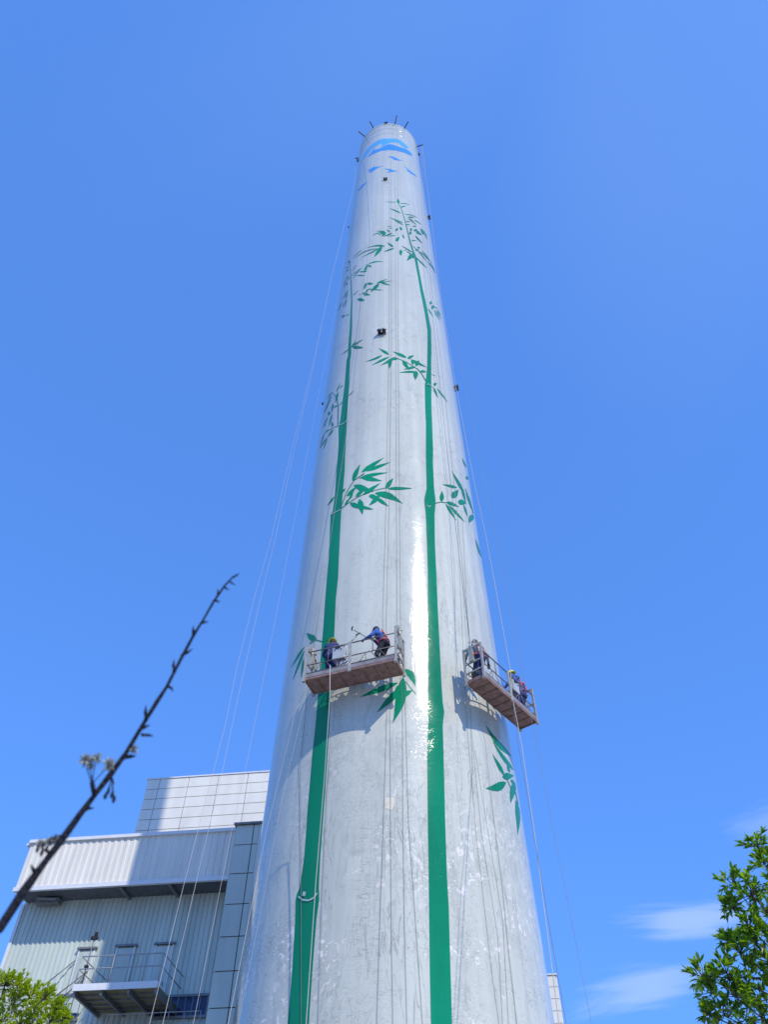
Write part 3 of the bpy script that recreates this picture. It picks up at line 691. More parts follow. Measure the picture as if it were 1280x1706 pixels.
def platform(M, L, Wd, label, flip, boxx, hoist_left=True):
    root = empty('suspended_platform'); root.matrix_world = M
    hw = Wd / 2; hl = L / 2
    bm = bmesh.new()
    n = 8
    for i in range(n): box(bm, (-hl + L * (i + .5) / n, 0, .015), (L / n - .012, Wd - .08, .03))
    link('deck', bm, M_PLAT, root)
    bm = bmesh.new()
    for s in (-1, 1): box(bm, (0, s * (hw - .015), .045), (L, .045, .12))
    for s in (-1, 1): box(bm, (s * (hl - .02), 0, .045), (.045, Wd - .10, .12))
    for i in range(n + 1): box(bm, (-hl + .03 + (L - .06) * i / n, 0, -.018), (.035, Wd - .09, .032))
    link('deck_frame', bm, M_PLAT, root)
    # toe board
    bm = bmesh.new()
    for s in (-1, 1): box(bm, (0, s * (hw + .012), .13), (L, .006, .14))
    link('toe_board', bm, mat_toe, root)
    # railings, outer and wall side
    for s, h in ((1, 1.08), (-1, .88)):
        bm = bmesh.new(); y = s * (hw - .01)
        for x0, x1 in ((-hl + .06, -.05), (.05, hl - .06)):
            tube(bm, [(x0, y, h), (x1, y, h)], .021, 8)
            tube(bm, [(x0, y, h * .52), (x1, y, h * .52)], .017, 8)
            tube(bm, [(x0, y, .24), (x1, y, .24)], .015, 8)
            w = (x1 - x0)
            for a, b in ((.12, .34), (.66, .46), (.88, .66), (.34, .34)):
                tube(bm, [(x0 + w * a, y, .1), (x0 + w * b, y, h * .52)], .012, 6)
            tube(bm, [(x0 + w * .5, y, h * .52), (x0 + w * .5, y, h)], .015, 6)
        link('guard_rail', bm, M_RAILD, root)
        bm = bmesh.new()
        box(bm, (0, y + s * .01, h / 2 + .0), (.11, .05, h + .08)); link('post', bm, M_RAILS, root)
    # end frames that carry the hoists
    for e in (-1, 1):
        x = e * (hl - .0)
        bm = bmesh.new()
        for s in (-1, 1):
            box(bm, (x, s * (hw - .0), .66), (.075, .06, 1.36))
            box(bm, (x, s * (hw + .0), -.04), (.10, .10, .06))
        box(bm, (x, 0, 1.31), (.06, Wd - .06, .06)); box(bm, (x, 0, .72), (.045, Wd - .06, .045)); box(bm, (x, 0, .36), (.04, Wd - .06, .04))
        fr = link('end_frame', bm, M_RAILS, root)
        bm = bmesh.new()
        box(bm, (x + e * .0, -.05, 1.0), (.10, .16, .5)); tube(bm, [(x, -.05, 1.2), (x, -.05, 1.62)], .03, 8); tube(bm, [(x - .08, -.05, 1.5), (x + .09, -.05, 1.5)], .025, 6)
        box(bm, (x, .1, 1.52), (.06, .05, .14)); box(bm, (x - e * .09, -.08, 1.38), (.08, .1, .10))
        link('safety_lock', bm, M_RAILS, fr)
        bm = bmesh.new(); xm = x - e * .20
        Mx = Matrix.Translation((xm, -.05, .30)) @ Matrix.Rotation(pi / 2, 4, 'Y')
        lathe(bm, [(.02, -.16), (.11, -.16), (.125, -.10), (.125, .06), (.09, .08), (.09, .16), (.03, .18)], 20, Mx)
        box(bm, (xm, -.05, .47), (.2, .16, .14)); tube(bm, [(xm, -.05, .54), (x - e * .02, -.05, .95)], .02, 6)
        link('hoist', bm, M_HOIST, root)
        bm = bmesh.new()
        pts = [(xm + .1 * cos(t), .18 + .04 * sin(3 * t), .18 + .10 * sin(t)) for t in [i * .5 for i in range(26)]]
        tube(bm, pts, .011, 5); link('rope_coil', bm, M_BLACK, root)
    # control box on the outer rail
    bm = bmesh.new(); box(bm, (boxx, hw - .12, .84), (.42, .20, .52)); bmesh.ops.bevel(bm, geom=bm.edges[:], offset=.02, segments=2, affect='EDGES')
    cb = link('control_box', bm, M_BOX, root)
    bm = bmesh.new(); box(bm, (boxx - .02, hw - .0, 1.02), (.16, .03, .06)); box(bm, (boxx - .12, hw + .0, .93), (.03, .02, .03)); box(bm, (boxx + .1, hw + .0, .93), (.03, .02, .03)); link('switch_panel', bm, M_BLACK, cb)
    bm = bmesh.new()
    for k in range(3):
        x = boxx - .12 + k * .12
        tube(bm, [(x, hw - .1, .6), (x + .02, hw - .02, .42 + .05 * k), (x + .10, hw - .04, .30), (x + .2, hw - .1, .35 + .06 * k), (x + .28, hw - .15, .5)], .013, 6)
    link('cable', bm, M_CABLE, root)
    tag(root, label, 'platform')
    return root
mat_toe = mat('toe_board_metal', (.30, .26, .24), .5, metal=.2, var=.2)
ML, LL, WL = plat_frame((508.8, 1132), (659, 1100), (673.8, 1122.8), (520, 1157.5), 16.36)
MR, LR, WR = plat_frame((808, 1127.5), (895.5, 1202), (867, 1216), (777, 1138), 16.46)
print('platforms', LL, WL, LR, WR)
PL = platform(ML, LL, WL, 'suspended steel platform with two workers in front of the left painted bamboo stalk', 1, -.42)
PR = platform(MR, LR, WR, 'suspended steel platform with three workers hanging at the right edge of the chimney', 1, .52)

# ------------------------------------------------------------------ people
M_SKIN = mat('skin', (.36, .20, .13), .5, var=.08, vscale=12)
def spheres(bm, a, b, ra, rb, n=None):
    a, b = Vector(a), Vector(b); L = (b - a).length
    n = n or max(2, int(L / (min(ra, rb) * .45)) + 1)
    for i in range(n):
        t = i / (n - 1); r = ra + (rb - ra) * t
        bmesh.ops.create_icosphere(bm, subdivisions=2, radius=r, matrix=Matrix.Translation(a.lerp(b, t)))
def ell(bm, c, r, rot=None):
    m = Matrix.Translation(c) @ (rot or Matrix.Identity(4)) @ Matrix.Diagonal((*r, 1))
    bmesh.ops.create_icosphere(bm, subdivisions=3, radius=1, matrix=m)
def remesh(name, bm, vox, mt, parent, smooth=2):
    me = bpy.data.meshes.new(name); bm.to_mesh(me); bm.free()
    o = bpy.data.objects.new(name, me); COL.objects.link(o)
    m = o.modifiers.new('r', 'REMESH'); m.mode = 'VOXEL'; m.voxel_size = vox
    s = o.modifiers.new('s', 'SMOOTH'); s.iterations = smooth; s.factor = .5
    dg = bpy.context.evaluated_depsgraph_get(); dg.update()
    ev = o.evaluated_get(dg); nm = bpy.data.meshes.new_from_object(ev); nm.name = name
    o.modifiers.clear(); o.data = nm; bpy.data.meshes.remove(me)
    for p in nm.polygons: p.use_smooth = True
    nm.materials.append(mt); o.parent = parent
    return o
def ik(a, b, l1, l2, pole):
    a, b, pole = Vector(a), Vector(b), Vector(pole)
    d = b - a; L = min(d.length, (l1 + l2) * .999); d.normalize()
    x = (l1 * l1 - l2 * l2 + L * L) / (2 * L); h = sqrt(max(l1 * l1 - x * x, 0))
    p = (pole - d * pole.dot(d)).normalized()
    return a + d * x + p * h, a + d * L
def person(M, label, lean=0., side=0., hipz=.90, feet=((-.11, 0), (.11, 0)), handL=None, handR=None, headdir=(0, 1, 0), cols=None, hat='helmet', hatcol=None, vest=None, gloves=False, footz=0.0, sc=1.0, group=None):
    """facing local +Y; L is at -X"""
    root = empty('person'); root.matrix_world = M @ Matrix.Scale(sc, 4)
    top, leg = cols
    hip = Vector((0, -sin(lean) * .10, hipz))
    up = Vector((sin(side), sin(lean) * cos(side), cos(lean) * cos(side))).normalized()
    fw = Vector((0, cos(lean), -sin(lean))); fw = (fw - up * fw.dot(up)).normalized(); rt = fw.cross(up).normalized()
    chest = hip + up * .34; neck = hip + up * .52; hd = Vector(headdir).normalized()
    hc = neck + (up * .6 + Vector((0, 0, .4))).normalized() * .15 + hd * .03
    sh = [neck - up * .045 + rt * (s * .175) for s in (-1, 1)]
    hp = [hip + rt * (s * .09) - Vector((0, 0, .02)) for s in (-1, 1)]
    handL = Vector(handL or (-.28, .05, .82)); handR = Vector(handR or (.28, .05, .82))
    arms = []
    for s, H in ((0, handL), (1, handR)):
        e, w = ik(sh[s], H, .29, .26, Vector(((-1, 1)[s] * .6, -.6, -.6))); arms.append((sh[s], e, w))
    legs = []
    for s in (0, 1):
        an = Vector((feet[s][0], feet[s][1], .09 + footz)); k, a = ik(hp[s], an, .43, .42, Vector((0, 1, 0))); legs.append((hp[s], k, a))
    b = bmesh.new()
    spheres(b, hip - rt * .07, hip + rt * .07, .115, .115); spheres(b, hip, chest, .125, .12); spheres(b, chest - rt * .07, chest + rt * .07, .12, .12)
    spheres(b, sh[0] + rt * .04, sh[1] - rt * .04, .072, .072); spheres(b, neck - up * .02, hc - up * .05, .056, .052)
    Rh = hd.to_track_quat('Y', 'Z').to_matrix().to_4x4()
    ell(b, hc, (.075, .092, .108), Rh)
    lx = Rh @ Vector((1, 0, 0)); lz = Rh @ Vector((0, 0, 1))
    spheres(b, hc + hd * .045 - lz * .055, hc + hd * .060 - lz * .085, .045, .030, 3)      # jaw
    spheres(b, hc + hd * .088 - lz * .005, hc + hd * .106 - lz * .030, .010, .015, 3)      # nose
    spheres(b, hc + hd * .084 - lz * .058 - lx * .016, hc + hd * .084 - lz * .058 + lx * .016, .011, .011, 3)   # lips
    spheres(b, hc + hd * .080 + lz * .022 - lx * .035, hc + hd * .080 + lz * .022 + lx * .035, .012, .012, 5)   # brow
    for s in (-1, 1): ell(b, hc + lx * (s * .078) - lz * .01, (.012, .02, .032), Rh)
    for (a, e, w) in arms: spheres(b, a, e, .052, .042); spheres(b, e, w, .040, .028)
    for (h, k, a) in legs: spheres(b, h, k, .088, .056); spheres(b, k, a, .055, .036); spheres(b, a - Vector((0, .03, .04)), a + Vector((0, .15, -.055)), .038, .030)
    for i, (a, e, w) in enumerate(arms):
        d = (w - e).normalized(); s = (-1, 1)[i]
        n = Vector((0, 0, -1)); n = (n - d * n.dot(d)); n = n.normalized() if n.length > .1 else Vector((0, 1, 0))
        c = d.cross(n).normalized()
        spheres(b, w + c * .018, w + d * .075 + c * .022, .019, .017); spheres(b, w - c * .018, w + d * .075 - c * .022, .019, .017)
        for j, (o, ln) in enumerate(((-.033, .068), (-.011, .078), (.011, .074), (.033, .058))):
            p0 = w + d * .085 + c * o; p1 = p0 + (d + n * .45).normalized() * ln * .5; p2 = p1 + (d * .5 + n).normalized() * ln * .5
            spheres(b, p0, p1, .0105, .0098, 5); spheres(b, p1, p2, .0098, .0085, 5)
        p0 = w + d * .025 - c * .03 * s; p1 = p0 + (d * .8 - c * s * .8 + n * .5).normalized() * .04; p2 = p1 + (d + n * .6).normalized() * .035
        spheres(b, p0, p1, .013, .011, 5); spheres(b, p1, p2, .011, .009, 5)
    remesh('body', b, .009, M_SKIN, root, 1)
    # clothes
    b = bmesh.new()
    spheres(b, hip + up * .02 - rt * .06, hip + up * .02 + rt * .06, .138, .138); spheres(b, hip, chest, .146, .142); spheres(b, chest - rt * .075, chest + rt * .075, .138, .138)
    spheres(b, sh[0] + rt * .03, sh[1] - rt * .03, .088, .088); spheres(b, neck - up * .04, neck + up * .03, .078, .070)
    for (a, e, w) in arms: spheres(b, a, e, .070, .058); spheres(b, e, e.lerp(w, .9), .056, .043)
    remesh('jacket', b, .015, top, root)
    b = bmesh.new(); spheres(b, hip - rt * .065 - up * .03, hip + rt * .065 - up * .03, .134, .134)
    for (h, k, a) in legs: spheres(b, h, k, .108, .078); spheres(b, k, a + (k - a).normalized() * .03, .074, .062)
    remesh('trousers', b, .015, leg, root)
    for (h, k, a) in legs:
        b = bmesh.new(); spheres(b, a - Vector((0, .035, .035)), a + Vector((0, .15, -.045)), .050, .042); spheres(b, a + Vector((0, -.01, .05)), a - Vector((0, .01, .03)), .054, .050); remesh('boot', b, .012, M_BLACK, root)
    if gloves:
        for i, (a, e, w) in enumerate(arms):
            d = (w - e).normalized(); b = bmesh.new(); spheres(b, w - d * .05, w + d * .02, .044, .034)
            n = Vector((0, 0, -1)); n = (n - d * n.dot(d)); n = n.normalized() if n.length > .1 else Vector((0, 1, 0)); c = d.cross(n).normalized()
            for o in (-.018, .018): spheres(b, w + c * o, w + d * .08 + c * o * 1.2, .024, .022)
            for o, ln in ((-.034, .07), (-.011, .08), (.011, .076), (.034, .06)):
                p0 = w + d * .085 + c * o; p1 = p0 + (d + n * .45).normalized() * ln * .5; p2 = p1 + (d * .5 + n).normalized() * ln * .5
                spheres(b, p0, p1, .0135, .0125, 5); spheres(b, p1, p2, .0125, .011, 5)
            remesh('glove', b, .009, M_BLACK, root, 1)
    Hm = Matrix.Translation(hc) @ Rh
    b = bmesh.new(); ell(b, hc + lz * .012 - hd * .012, (.081, .092, .105), Rh)
    bmesh.ops.bisect_plane(b, geom=b.verts[:] + b.edges[:] + b.faces[:], plane_co=hc + lz * .01 + hd * .03, plane_no=(lz * .75 - hd * .65), clear_inner=True); link('hair', b, M_BLACK, root, smooth=True)
    for s in (-1, 1):
        b = bmesh.new(); ell(b, hc + hd * .084 + lx * (s * .032) + lz * .002, (.011, .008, .008), Rh); link('eye', b, M_BLACK, root, smooth=True)
    b = bmesh.new()
    if hat == 'helmet':
        prof = [(.150, .028), (.142, .034), (.122, .036), (.120, .06), (.112, .10), (.090, .135), (.055, .155), (.018, .162)]
        lathe(b, prof, 28, Hm @ Matrix.Diagonal((.92, 1.08, 1, 1))); tube(b, [(0, -.10, .115), (0, -.05, .150), (0, 0, .168), (0, .05, .152), (0, .1, .118)], .014, 8, Hm)
    else:
        lathe(b, [(.09, .015), (.098, .02), (.104, .035), (.102, .075), (.085, .11), (.04, .13), (.01, .134)], 24, Hm @ Matrix.Diagonal((.92, 1.05, 1, 1)))
        lathe(b, [(.02, .03), (.075, .028), (.078, .036), (.02, .04)], 20, Hm @ Matrix.Translation((0, .085, 0)) @ Matrix.Diagonal((.9, .95, 1, 1)))
    link(hat if hat == 'helmet' else 'cap', b, hatcol, root)
    if vest:
        b = bmesh.new()
        for s in (-1, 1):
            for q in (1, -1):
                pts = []
                for i in range(9):
                    t = i / 8; p = hip.lerp(neck, .1 + .85 * t) + rt * (s * (.13 - .05 * t)) + fw * (q * (.135 + .02 * sin(pi * t)))
                    pts.append(p)
                tube(b, pts, .017, 6)
            tube(b, [hp[0 if s < 0 else 1] + Vector((s * .13 * cos(t), .125 * sin(t), .0 + .02 * cos(t))) for t in [i * pi / 6 for i in range(13)]], .015, 6)
        ring = [hip + up * .05 + rt * (.185 * cos(t)) + fw * (.155 * sin(t)) for t in [i * pi / 8 for i in range(17)]]; tube(b, ring, .022, 6)
        ring = [chest + up * .02 + rt * (.185 * cos(t)) + fw * (.150 * sin(t)) for t in [i * pi / 8 for i in range(17)]]; tube(b, ring, .02, 6)
        link('harness', b, vest, root)
    tag(root, label, 'person', group)
    return root
C_NAVY = mat('navy_cloth', (.02, .03, .12), .8, var=.35, vscale=14)
C_DARK = mat('dark_trousers', (.018, .018, .028), .8, var=.4, vscale=14)
C_BLUE = mat('work_blue_cloth', (.025, .09, .34), .75, var=.35, vscale=12)
C_JEAN = mat('jean_blue_cloth', (.03, .09, .34), .8, var=.5, vscale=16)
C_PALE = mat('faded_blue_cloth', (.28, .40, .50), .8, var=.3, vscale=10)
C_ORNG = mat('orange_webbing', (.60, .10, .05), .6, var=.2, vscale=10)
C_YEL = mat('yellow_helmet_shell', (.75, .72, .05), .3, var=.05)
C_CAPD = mat('dark_cap_cloth', (.03, .035, .05), .8, var=.3)
def spot(M, x, y, deg, z=.03): return M @ Matrix.Translation((x, y, z)) @ Matrix.Rotation(radians(deg), 4, 'Z')
POLE_A = at_z(624, 1069, 17.62)
mB = spot(ML, 1.02, .10, 96)
person(spot(ML, -.80, .08, 172), 'standing person in yellow helmet and navy clothes behind the grey control box', lean=.16, cols=(C_NAVY, C_NAVY), hatcol=C_YEL, hat='helmet', handL=(-.15, .42, 1.05), handR=(.2, .42, 1.1), headdir=(.1, 1, -.3), sc=1.04)
person(mB, 'person in blue sleeves and orange harness leaning left along the left platform rail', lean=.42, cols=(C_BLUE, C_DARK), hatcol=C_CAPD, hat='cap', vest=C_ORNG, handL=mB.inverted() @ POLE_A, handR=(.20, .52, 1.12), headdir=(0, .9, -.45), hipz=.90, feet=((-.14, -.05), (.13, .10)), sc=1.06)
person(spot(MR, -1.34, .10, 205), 'person in faded blue jacket at the near end of the right platform', lean=.22, cols=(C_PALE, C_NAVY), hatcol=C_CAPD, hat='cap', vest=C_ORNG, handL=(-.46, .22, .95), handR=(.22, .42, 1.05), headdir=(0, .8, -.5), hipz=.90, gloves=True, sc=1.08)
person(spot(MR, .90, .14, 165), 'person in yellow helmet and jeans beside the control box of the right platform', lean=.15, cols=(C_JEAN, C_JEAN), hatcol=C_YEL, hat='helmet', handL=(-.15, .4, 1.05), handR=(.2, .38, .95), headdir=(.2, 1, -.3), sc=1.05)
person(spot(MR, 1.20, .12, 190), 'person in blue cap and orange harness at the far end of the right platform', lean=.12, cols=(C_BLUE, C_NAVY), hatcol=C_BLUE, hat='cap', vest=C_ORNG, handL=(-.25, .4, 1.0), handR=(.28, .3, .95), headdir=(0, 1, -.2), sc=1.06)

# buckets, poles and odds and ends that lie on the decks
def bucket(M, x, y, r, h, mt, label, tilt=0):
    root = empty('bucket'); root.matrix_world = M @ Matrix.Translation((x, y, .035)) @ Matrix.Rotation(tilt, 4, 'X')
    bm = bmesh.new(); lathe(bm, [(r * .82, 0), (r, h), (r * 1.06, h), (r * 1.06, h + .012), (r * .95, h + .012), (r * .95, h - .02), (r * .78, .02)], 24); link('tub', bm, mt, root)
    bm = bmesh.new(); tube(bm, [(r * 1.04 * cos(t), .02, h - .01 + r * .9 * sin(t)) for t in [i * pi / 10 for i in range(11)]], .005, 5); link('handle', bm, M_RAILD, root)
    tag(root, label, 'bucket'); return root
M_BUCK = mat('blue_bucket', (.02, .05, .35), .4, var=.1); M_BUCKY = mat('yellow_tin', (.55, .50, .08), .4, var=.15); M_LILAC = mat('lilac_bag', (.20, .18, .38), .6, var=.3); M_CYAN = mat('light_blue_tub', (.10, .30, .55), .4, var=.1)
bucket(ML, -.16, .18, .13, .26, M_BUCK, 'blue bucket left of the middle post on the left platform')
bucket(ML, .16, .20, .10, .22, M_BUCKY, 'yellow paint tin right of the middle post on the left platform')
bucket(ML, -.92, .20, .08, .16, M_BUCKY, 'small yellow tin by the boots of the helmeted left-hand worker')
bucket(MR, 1.22, .12, .15, .30, M_CYAN, 'light blue tub at the far end of the right platform')
bucket(MR, -1.15, .0, .13, .26, M_BUCK, 'dark blue bucket at the near end of the right platform')
b = bmesh.new(); ell(b, (0, 0, .10), (.17, .12, .10))
for v in b.verts: v.co += Vector((noise.noise(v.co * 14), noise.noise(v.co * 14 + Vector((5, 0, 0))), noise.noise(v.co * 14 + Vector((9, 0, 0))))) * .035
bag = link('bag', b, M_LILAC, smooth=True); bag.matrix_world = ML @ Matrix.Translation((.42, .16, .02)); tag(bag, 'crumpled lilac bag lying on the left platform deck', 'bag')
M_POLE = mat('roller_pole', (.20, .20, .18), .4, metal=.4)
def pole(a, b, label, r=.016):
    root = empty('roller_pole', a); bm = bmesh.new(); a, b = Vector(a), Vector(b)
    tube(bm, [(0, 0, 0), b - a], [r, r * .8], 8); link('shaft', bm, M_POLE, root)
    bm = bmesh.new(); d = (b - a).normalized(); c = d.cross(Vector((0, 0, 1))).normalized(); e = b - a
    tube(bm, [e - c * .0, e + c * .06 + d * .03, e + c * .06 + d * .08, e - c * .10 + d * .08], .006, 5); tube(bm, [e + c * .05 + d * .08, e - c * .13 + d * .08], .024, 10); link('roller', bm, M_GREEN2, root)
    tag(root, label, 'pole')
M_GREEN2 = mat('paint_roller_fleece', (.03, .16, .11), .8)
pole(POLE_A + (POLE_A - at_h(590, 1050, 19.0)).normalized() * .25, at_h(590, 1050, 19.0), 'long roller pole sloping up left from the bending worker')
pole(at_z(586, 1068, 17.5), at_h(597, 1057, 19.2), 'short pole leaning by the middle post of the left platform')

# ------------------------------------------------------------------ rim beams, lamps, bracket
M_BEAM = mat('dark_beam', (.03, .035, .05), .6, metal=.2)
def rimth(px, py, z=HT):
    best = None
    for i in range(1440):
        th = i * pi / 720; q = proj(surf(th, z, 0)); e = (q[0] - px) ** 2 + (q[1] - py) ** 2
        if unwrap(th) ** 2 > (pi * .55) ** 2: continue
        if best is None or e < best[0]: best = (e, th)
    return best[1]
tips = []
for i, (bx, by, ln, lab) in enumerate(((613, 231, .85, 'dark beam over the chimney rim, second from the left'), (623.3, 215.3, .75, 'dark beam over the chimney rim, third from the left'), (658.2, 207.8, .85, 'dark beam pointing straight up from the top of the rim'),
                               (673.4, 214.8, .75, 'dark beam over the rim just right of the upright one'), (696, 244.4, .65, 'dark beam over the right shoulder of the chimney rim'), (598.4, 263.6, .5, 'leftmost dark beam over the chimney rim'))):
    th = rimth(bx, by); root = empty('rim_beam', surf(th, HT, 0)); root.rotation_euler = (0, 0, -th)
    bm = bmesh.new(); box(bm, (0, (ln - 1.2) / 2, .08), (.09, ln + 1.2, .11)); link('beam', bm, M_BEAM, root)
    bm = bmesh.new(); box(bm, (0, ln - .08, -.04), (.06, .1, .14)); box(bm, (0, ln + .02, .10), (.10, .03, .13)); link('shackle', bm, M_BEAM, root)
    tag(root, lab, 'beam'); tips.append(surf(th, HT, ln - .08))
def lampf(px, py, sc, label, red=False, hd=None):
    th, z = hitcone(px, py)
    if hd is not None:                      # on the silhouette: push round the side
        th = TH0 + hd
        lo, hi = 2.0, HT
        for _ in range(50):
            m_ = (lo + hi) / 2
            if proj(surf(th, m_, .1))[1] > py: lo = m_
            else: hi = m_
        z = lo
    root = empty('obstruction_light', surf(th, z, 0)); root.rotation_euler = (0, 0, -th); root.scale = (sc,) * 3
    bm = bmesh.new(); box(bm, (0, .02, 0), (.36, .04, .28)); box(bm, (-.22, .20, -.10), (.06, .36, .05)); box(bm, (.22, .20, -.10), (.06, .36, .05)); box(bm, (0, .34, -.10), (.62, .05, .05)); box(bm, (0, .14, -.10), (.5, .05, .05)); tube(bm, [(-.25, .03, -.3), (-.25, .34, -.12)], .02, 6); tube(bm, [(.25, .03, -.3), (.25, .34, -.12)], .02, 6); link('bracket', bm, M_BEAM, root)
    bm = bmesh.new(); box(bm, (.16, .20, .02), (.24, .26, .20)); link('junction_box', bm, M_HOIST, root)
    bm = bmesh.new(); lathe(bm, [(.09, -.07), (.10, .0), (.10, .16), (.08, .26), (.03, .32)], 18, Matrix.Translation((-.10, .22, 0))); link('lamp', bm, M_REDL if red else M_BEAM, root)
    tag(root, label, 'light')
M_REDL = mat('red_lens', (.20, .01, .015), .25)
lampf(637, 556, .85, 'dark obstruction light on its bracket between the two bamboo crowns')
lampf(642.5, 300, .62, 'small dark obstruction light just below the painted birds')
lampf(715, 362, .6, 'small dark obstruction light sticking out on the upper right edge', hd=-1.40)
lampf(761, 646, .6, 'reddish obstruction light sticking out on the middle right edge', True, hd=-1.39)
lampf(540, 672, .25, 'tiny dark obstruction light on the middle left edge', hd=1.39)
lampf(583, 378, .25, 'tiny dark obstruction light on the upper left edge', hd=1.40)
lampf(700, 257, .5, 'small dark obstruction light below the rim on the right', hd=-1.40)
lampf(596, 267, .5, 'small dark obstruction light below the rim on the left', hd=1.41)
lampf(643.6, 206.5, .6, 'round dark lamp standing up at the middle of the rim')

# ------------------------------------------------------------------ ropes
M_RW = mat('white_rope', (.45, .44, .42), .7, var=.1, vscale=30)
M_RD = mat('dark_wire_rope', (.16, .165, .17), .5, metal=.3, var=.2)
M_RG = mat('grey_rope', (.22, .22, .23), .6, var=.2)
def oncone(x, y, off): 
    th, z = hitcone(x, y, off); return surf(th, z, off)
def rope(pts, r, mt, label, group=None, ground=True, start=None):
    P = [] if start is None else [Vector(start)]
    for q in pts:
        if len(q) == 3 and q[2] > 5: P.append(at_h(*q))
        else: P.append(oncone(q[0], q[1], q[2] if len(q) == 3 else .05))
    if ground:
        d = P[-1] - P[-2]; 
        if d.z < 0: P.append(P[-1] + d * (P[-1].z / -d.z))
    org = P[-1].copy()
    bm = bmesh.new()
    # resample smoothly
    Q = []
    for a, b in zip(P, P[1:]):
        n = max(1, int((b - a).length / 2.5))
        for i in range(n): Q.append(a.lerp(b, i / n))
    Q.append(P[-1])
    tube(bm, [q - org for q in Q], r, 5)
    o = link('rope', bm, mt); o.location = org
    tag(o, label, 'rope', group); return o
# free ropes on the left
rope([(591.8, 300, 22), (554.8, 451, 21.5), (523, 599, 21), (484.5, 754, 20.4), (451, 900, 19.7), (423.5, 996, 19), (394.5, 1112, 18.3), (375, 1209, 17.7), (355, 1286, 17.2), (307, 1470, 16), (249, 1705, 15)], .0045, M_RW, 'leftmost white rope hanging free in the sky and across the buildings', start=tips[5])
rope([(590, 310, 22), (553, 461, 21.5), (520, 620, 21), (486, 768, 20.4), (458, 900, 19.7), (435.6, 991, 19), (404, 1127, 18.3), (370, 1286, 17.2), (271, 1705, 15)], .0045, M_RW, 'white rope just right of the leftmost one', start=tips[5])
rope([(588, 350, 23), (562, 500, 22.5), (521, 708, 21.4), (484, 900, 20), (457, 1040, 19), (433, 1160.6, 18.2), (409, 1281.5, 17.2), (390, 1364, 16.6), (322, 1705, 15)], .0035, M_RW, 'thin pale rope nearest the chimney among those hanging free on its left', start=tips[5])
# platform wires
def pp(M, x, y, z): return M @ Vector((x, y, z))
def wire(tip, pts, end, mt, label, r=.009, group=None):
    P = [Vector(tip)] + [oncone(x, y, o) for x, y, o in pts] + [Vector(end)]
    bm = bmesh.new(); org = P[-1].copy(); Q = []
    for a, b in zip(P, P[1:]):
        n = max(1, int((b - a).length / 3))
        for i in range(n): Q.append(a.lerp(b, i / n))
    Q.append(P[-1]); tube(bm, [q - org for q in Q], r, 5); o = link('wire_rope', bm, mt); o.location = org; tag(o, label, 'rope', group)
wire(tips[1], [(622, 390, .3), (613, 453, .3), (603, 531, .3), (593, 600, .25), (583, 685, .25), (535, 1000, .4)], pp(ML, -LL / 2, -.05, 1.6), M_RG, 'dark wire rope from the rim to the left end of the left platform')
for k, (x0, x1, lab) in enumerate(((653, 644, 'a'), (660, 662, 'b'), (664, 668, 'c'), (648.7, 638, 'd'))):
    rope([(x0 - 1 + k * .4, 300, .10), (x0, 560, .04), ((x0 * .5 + x1 * .5), 850, .025), (x1, 1036, .04), ((645, 671, 676, 650)[k], 1183, .03), ((639, 671.5, 681, 651)[k], 1372, .02), ((633, 674, 693, 652)[k], 1540, .02), ((628, 678.4, 704.6, 655)[k], 1706,   .03)], .0042, M_RD, 'thin dark rope hanging down the chimney front between the two stalks', 'thin dark ropes down the middle of the chimney', start=tips[2])
wire(tips[4], [(712, 420, .5), (740, 640, .5), (768, 917, .5)], pp(MR, -LR / 2, -.05, 1.6), M_RG, 'grey wire rope from the rim to the near end of the right platform')
wire(tips[4], [(709, 420, .4), (733, 640, .4), (756, 850, .35)], pp(MR, -LR / 2 + .12, -.12, 1.5), M_RG, 'grey safety rope beside the near-end wire of the right platform')
rope([(734, 488, 20.8), (760.4, 646, 20.3), (789.7, 800, 20), (809, 888, 19.8), (828, 990, 19.4), (851, 1116, 18.9), (854, 1160, 18.6), (870, 1243, 17.9), (893, 1403, 17.1), (909, 1528, 16.6), (921.6, 1624, 16.2), (932, 1706, 15.9)], .009, M_RW, 'bright white rope passing the middle of the right platform down to the ground', start=tips[4])
rope([(736, 480, 21.5), (767.7, 596, 21.2), (807, 800, 21), (825, 885, 20.8), (841, 967, 20.6), (867.5, 1102, 20.4), (889.6, 1217, 20.3), (920, 1370, 20.1), (960, 1570, 19.9), (985, 1700, 19.8)], .005, M_RG, 'faint rope in the sky right of the right platform', start=tips[4])
rope([(794, 1129, .5), (804, 1214, .15), (809, 1240, .08), (822, 1352, .03), (838, 1480, .03), (848, 1585, .03), (862, 1706, .03)], .006, M_RG, 'grey rope hanging from the near end of the right platform down the shaft')
rope([(855, 1165, 18.5), (862, 1230, 17.9), (880, 1330, 17.3), (912, 1521, 16.4), (944, 1706, 15.6)], .006, M_RD, 'dark rope slanting to the ground outside the right edge of the chimney')
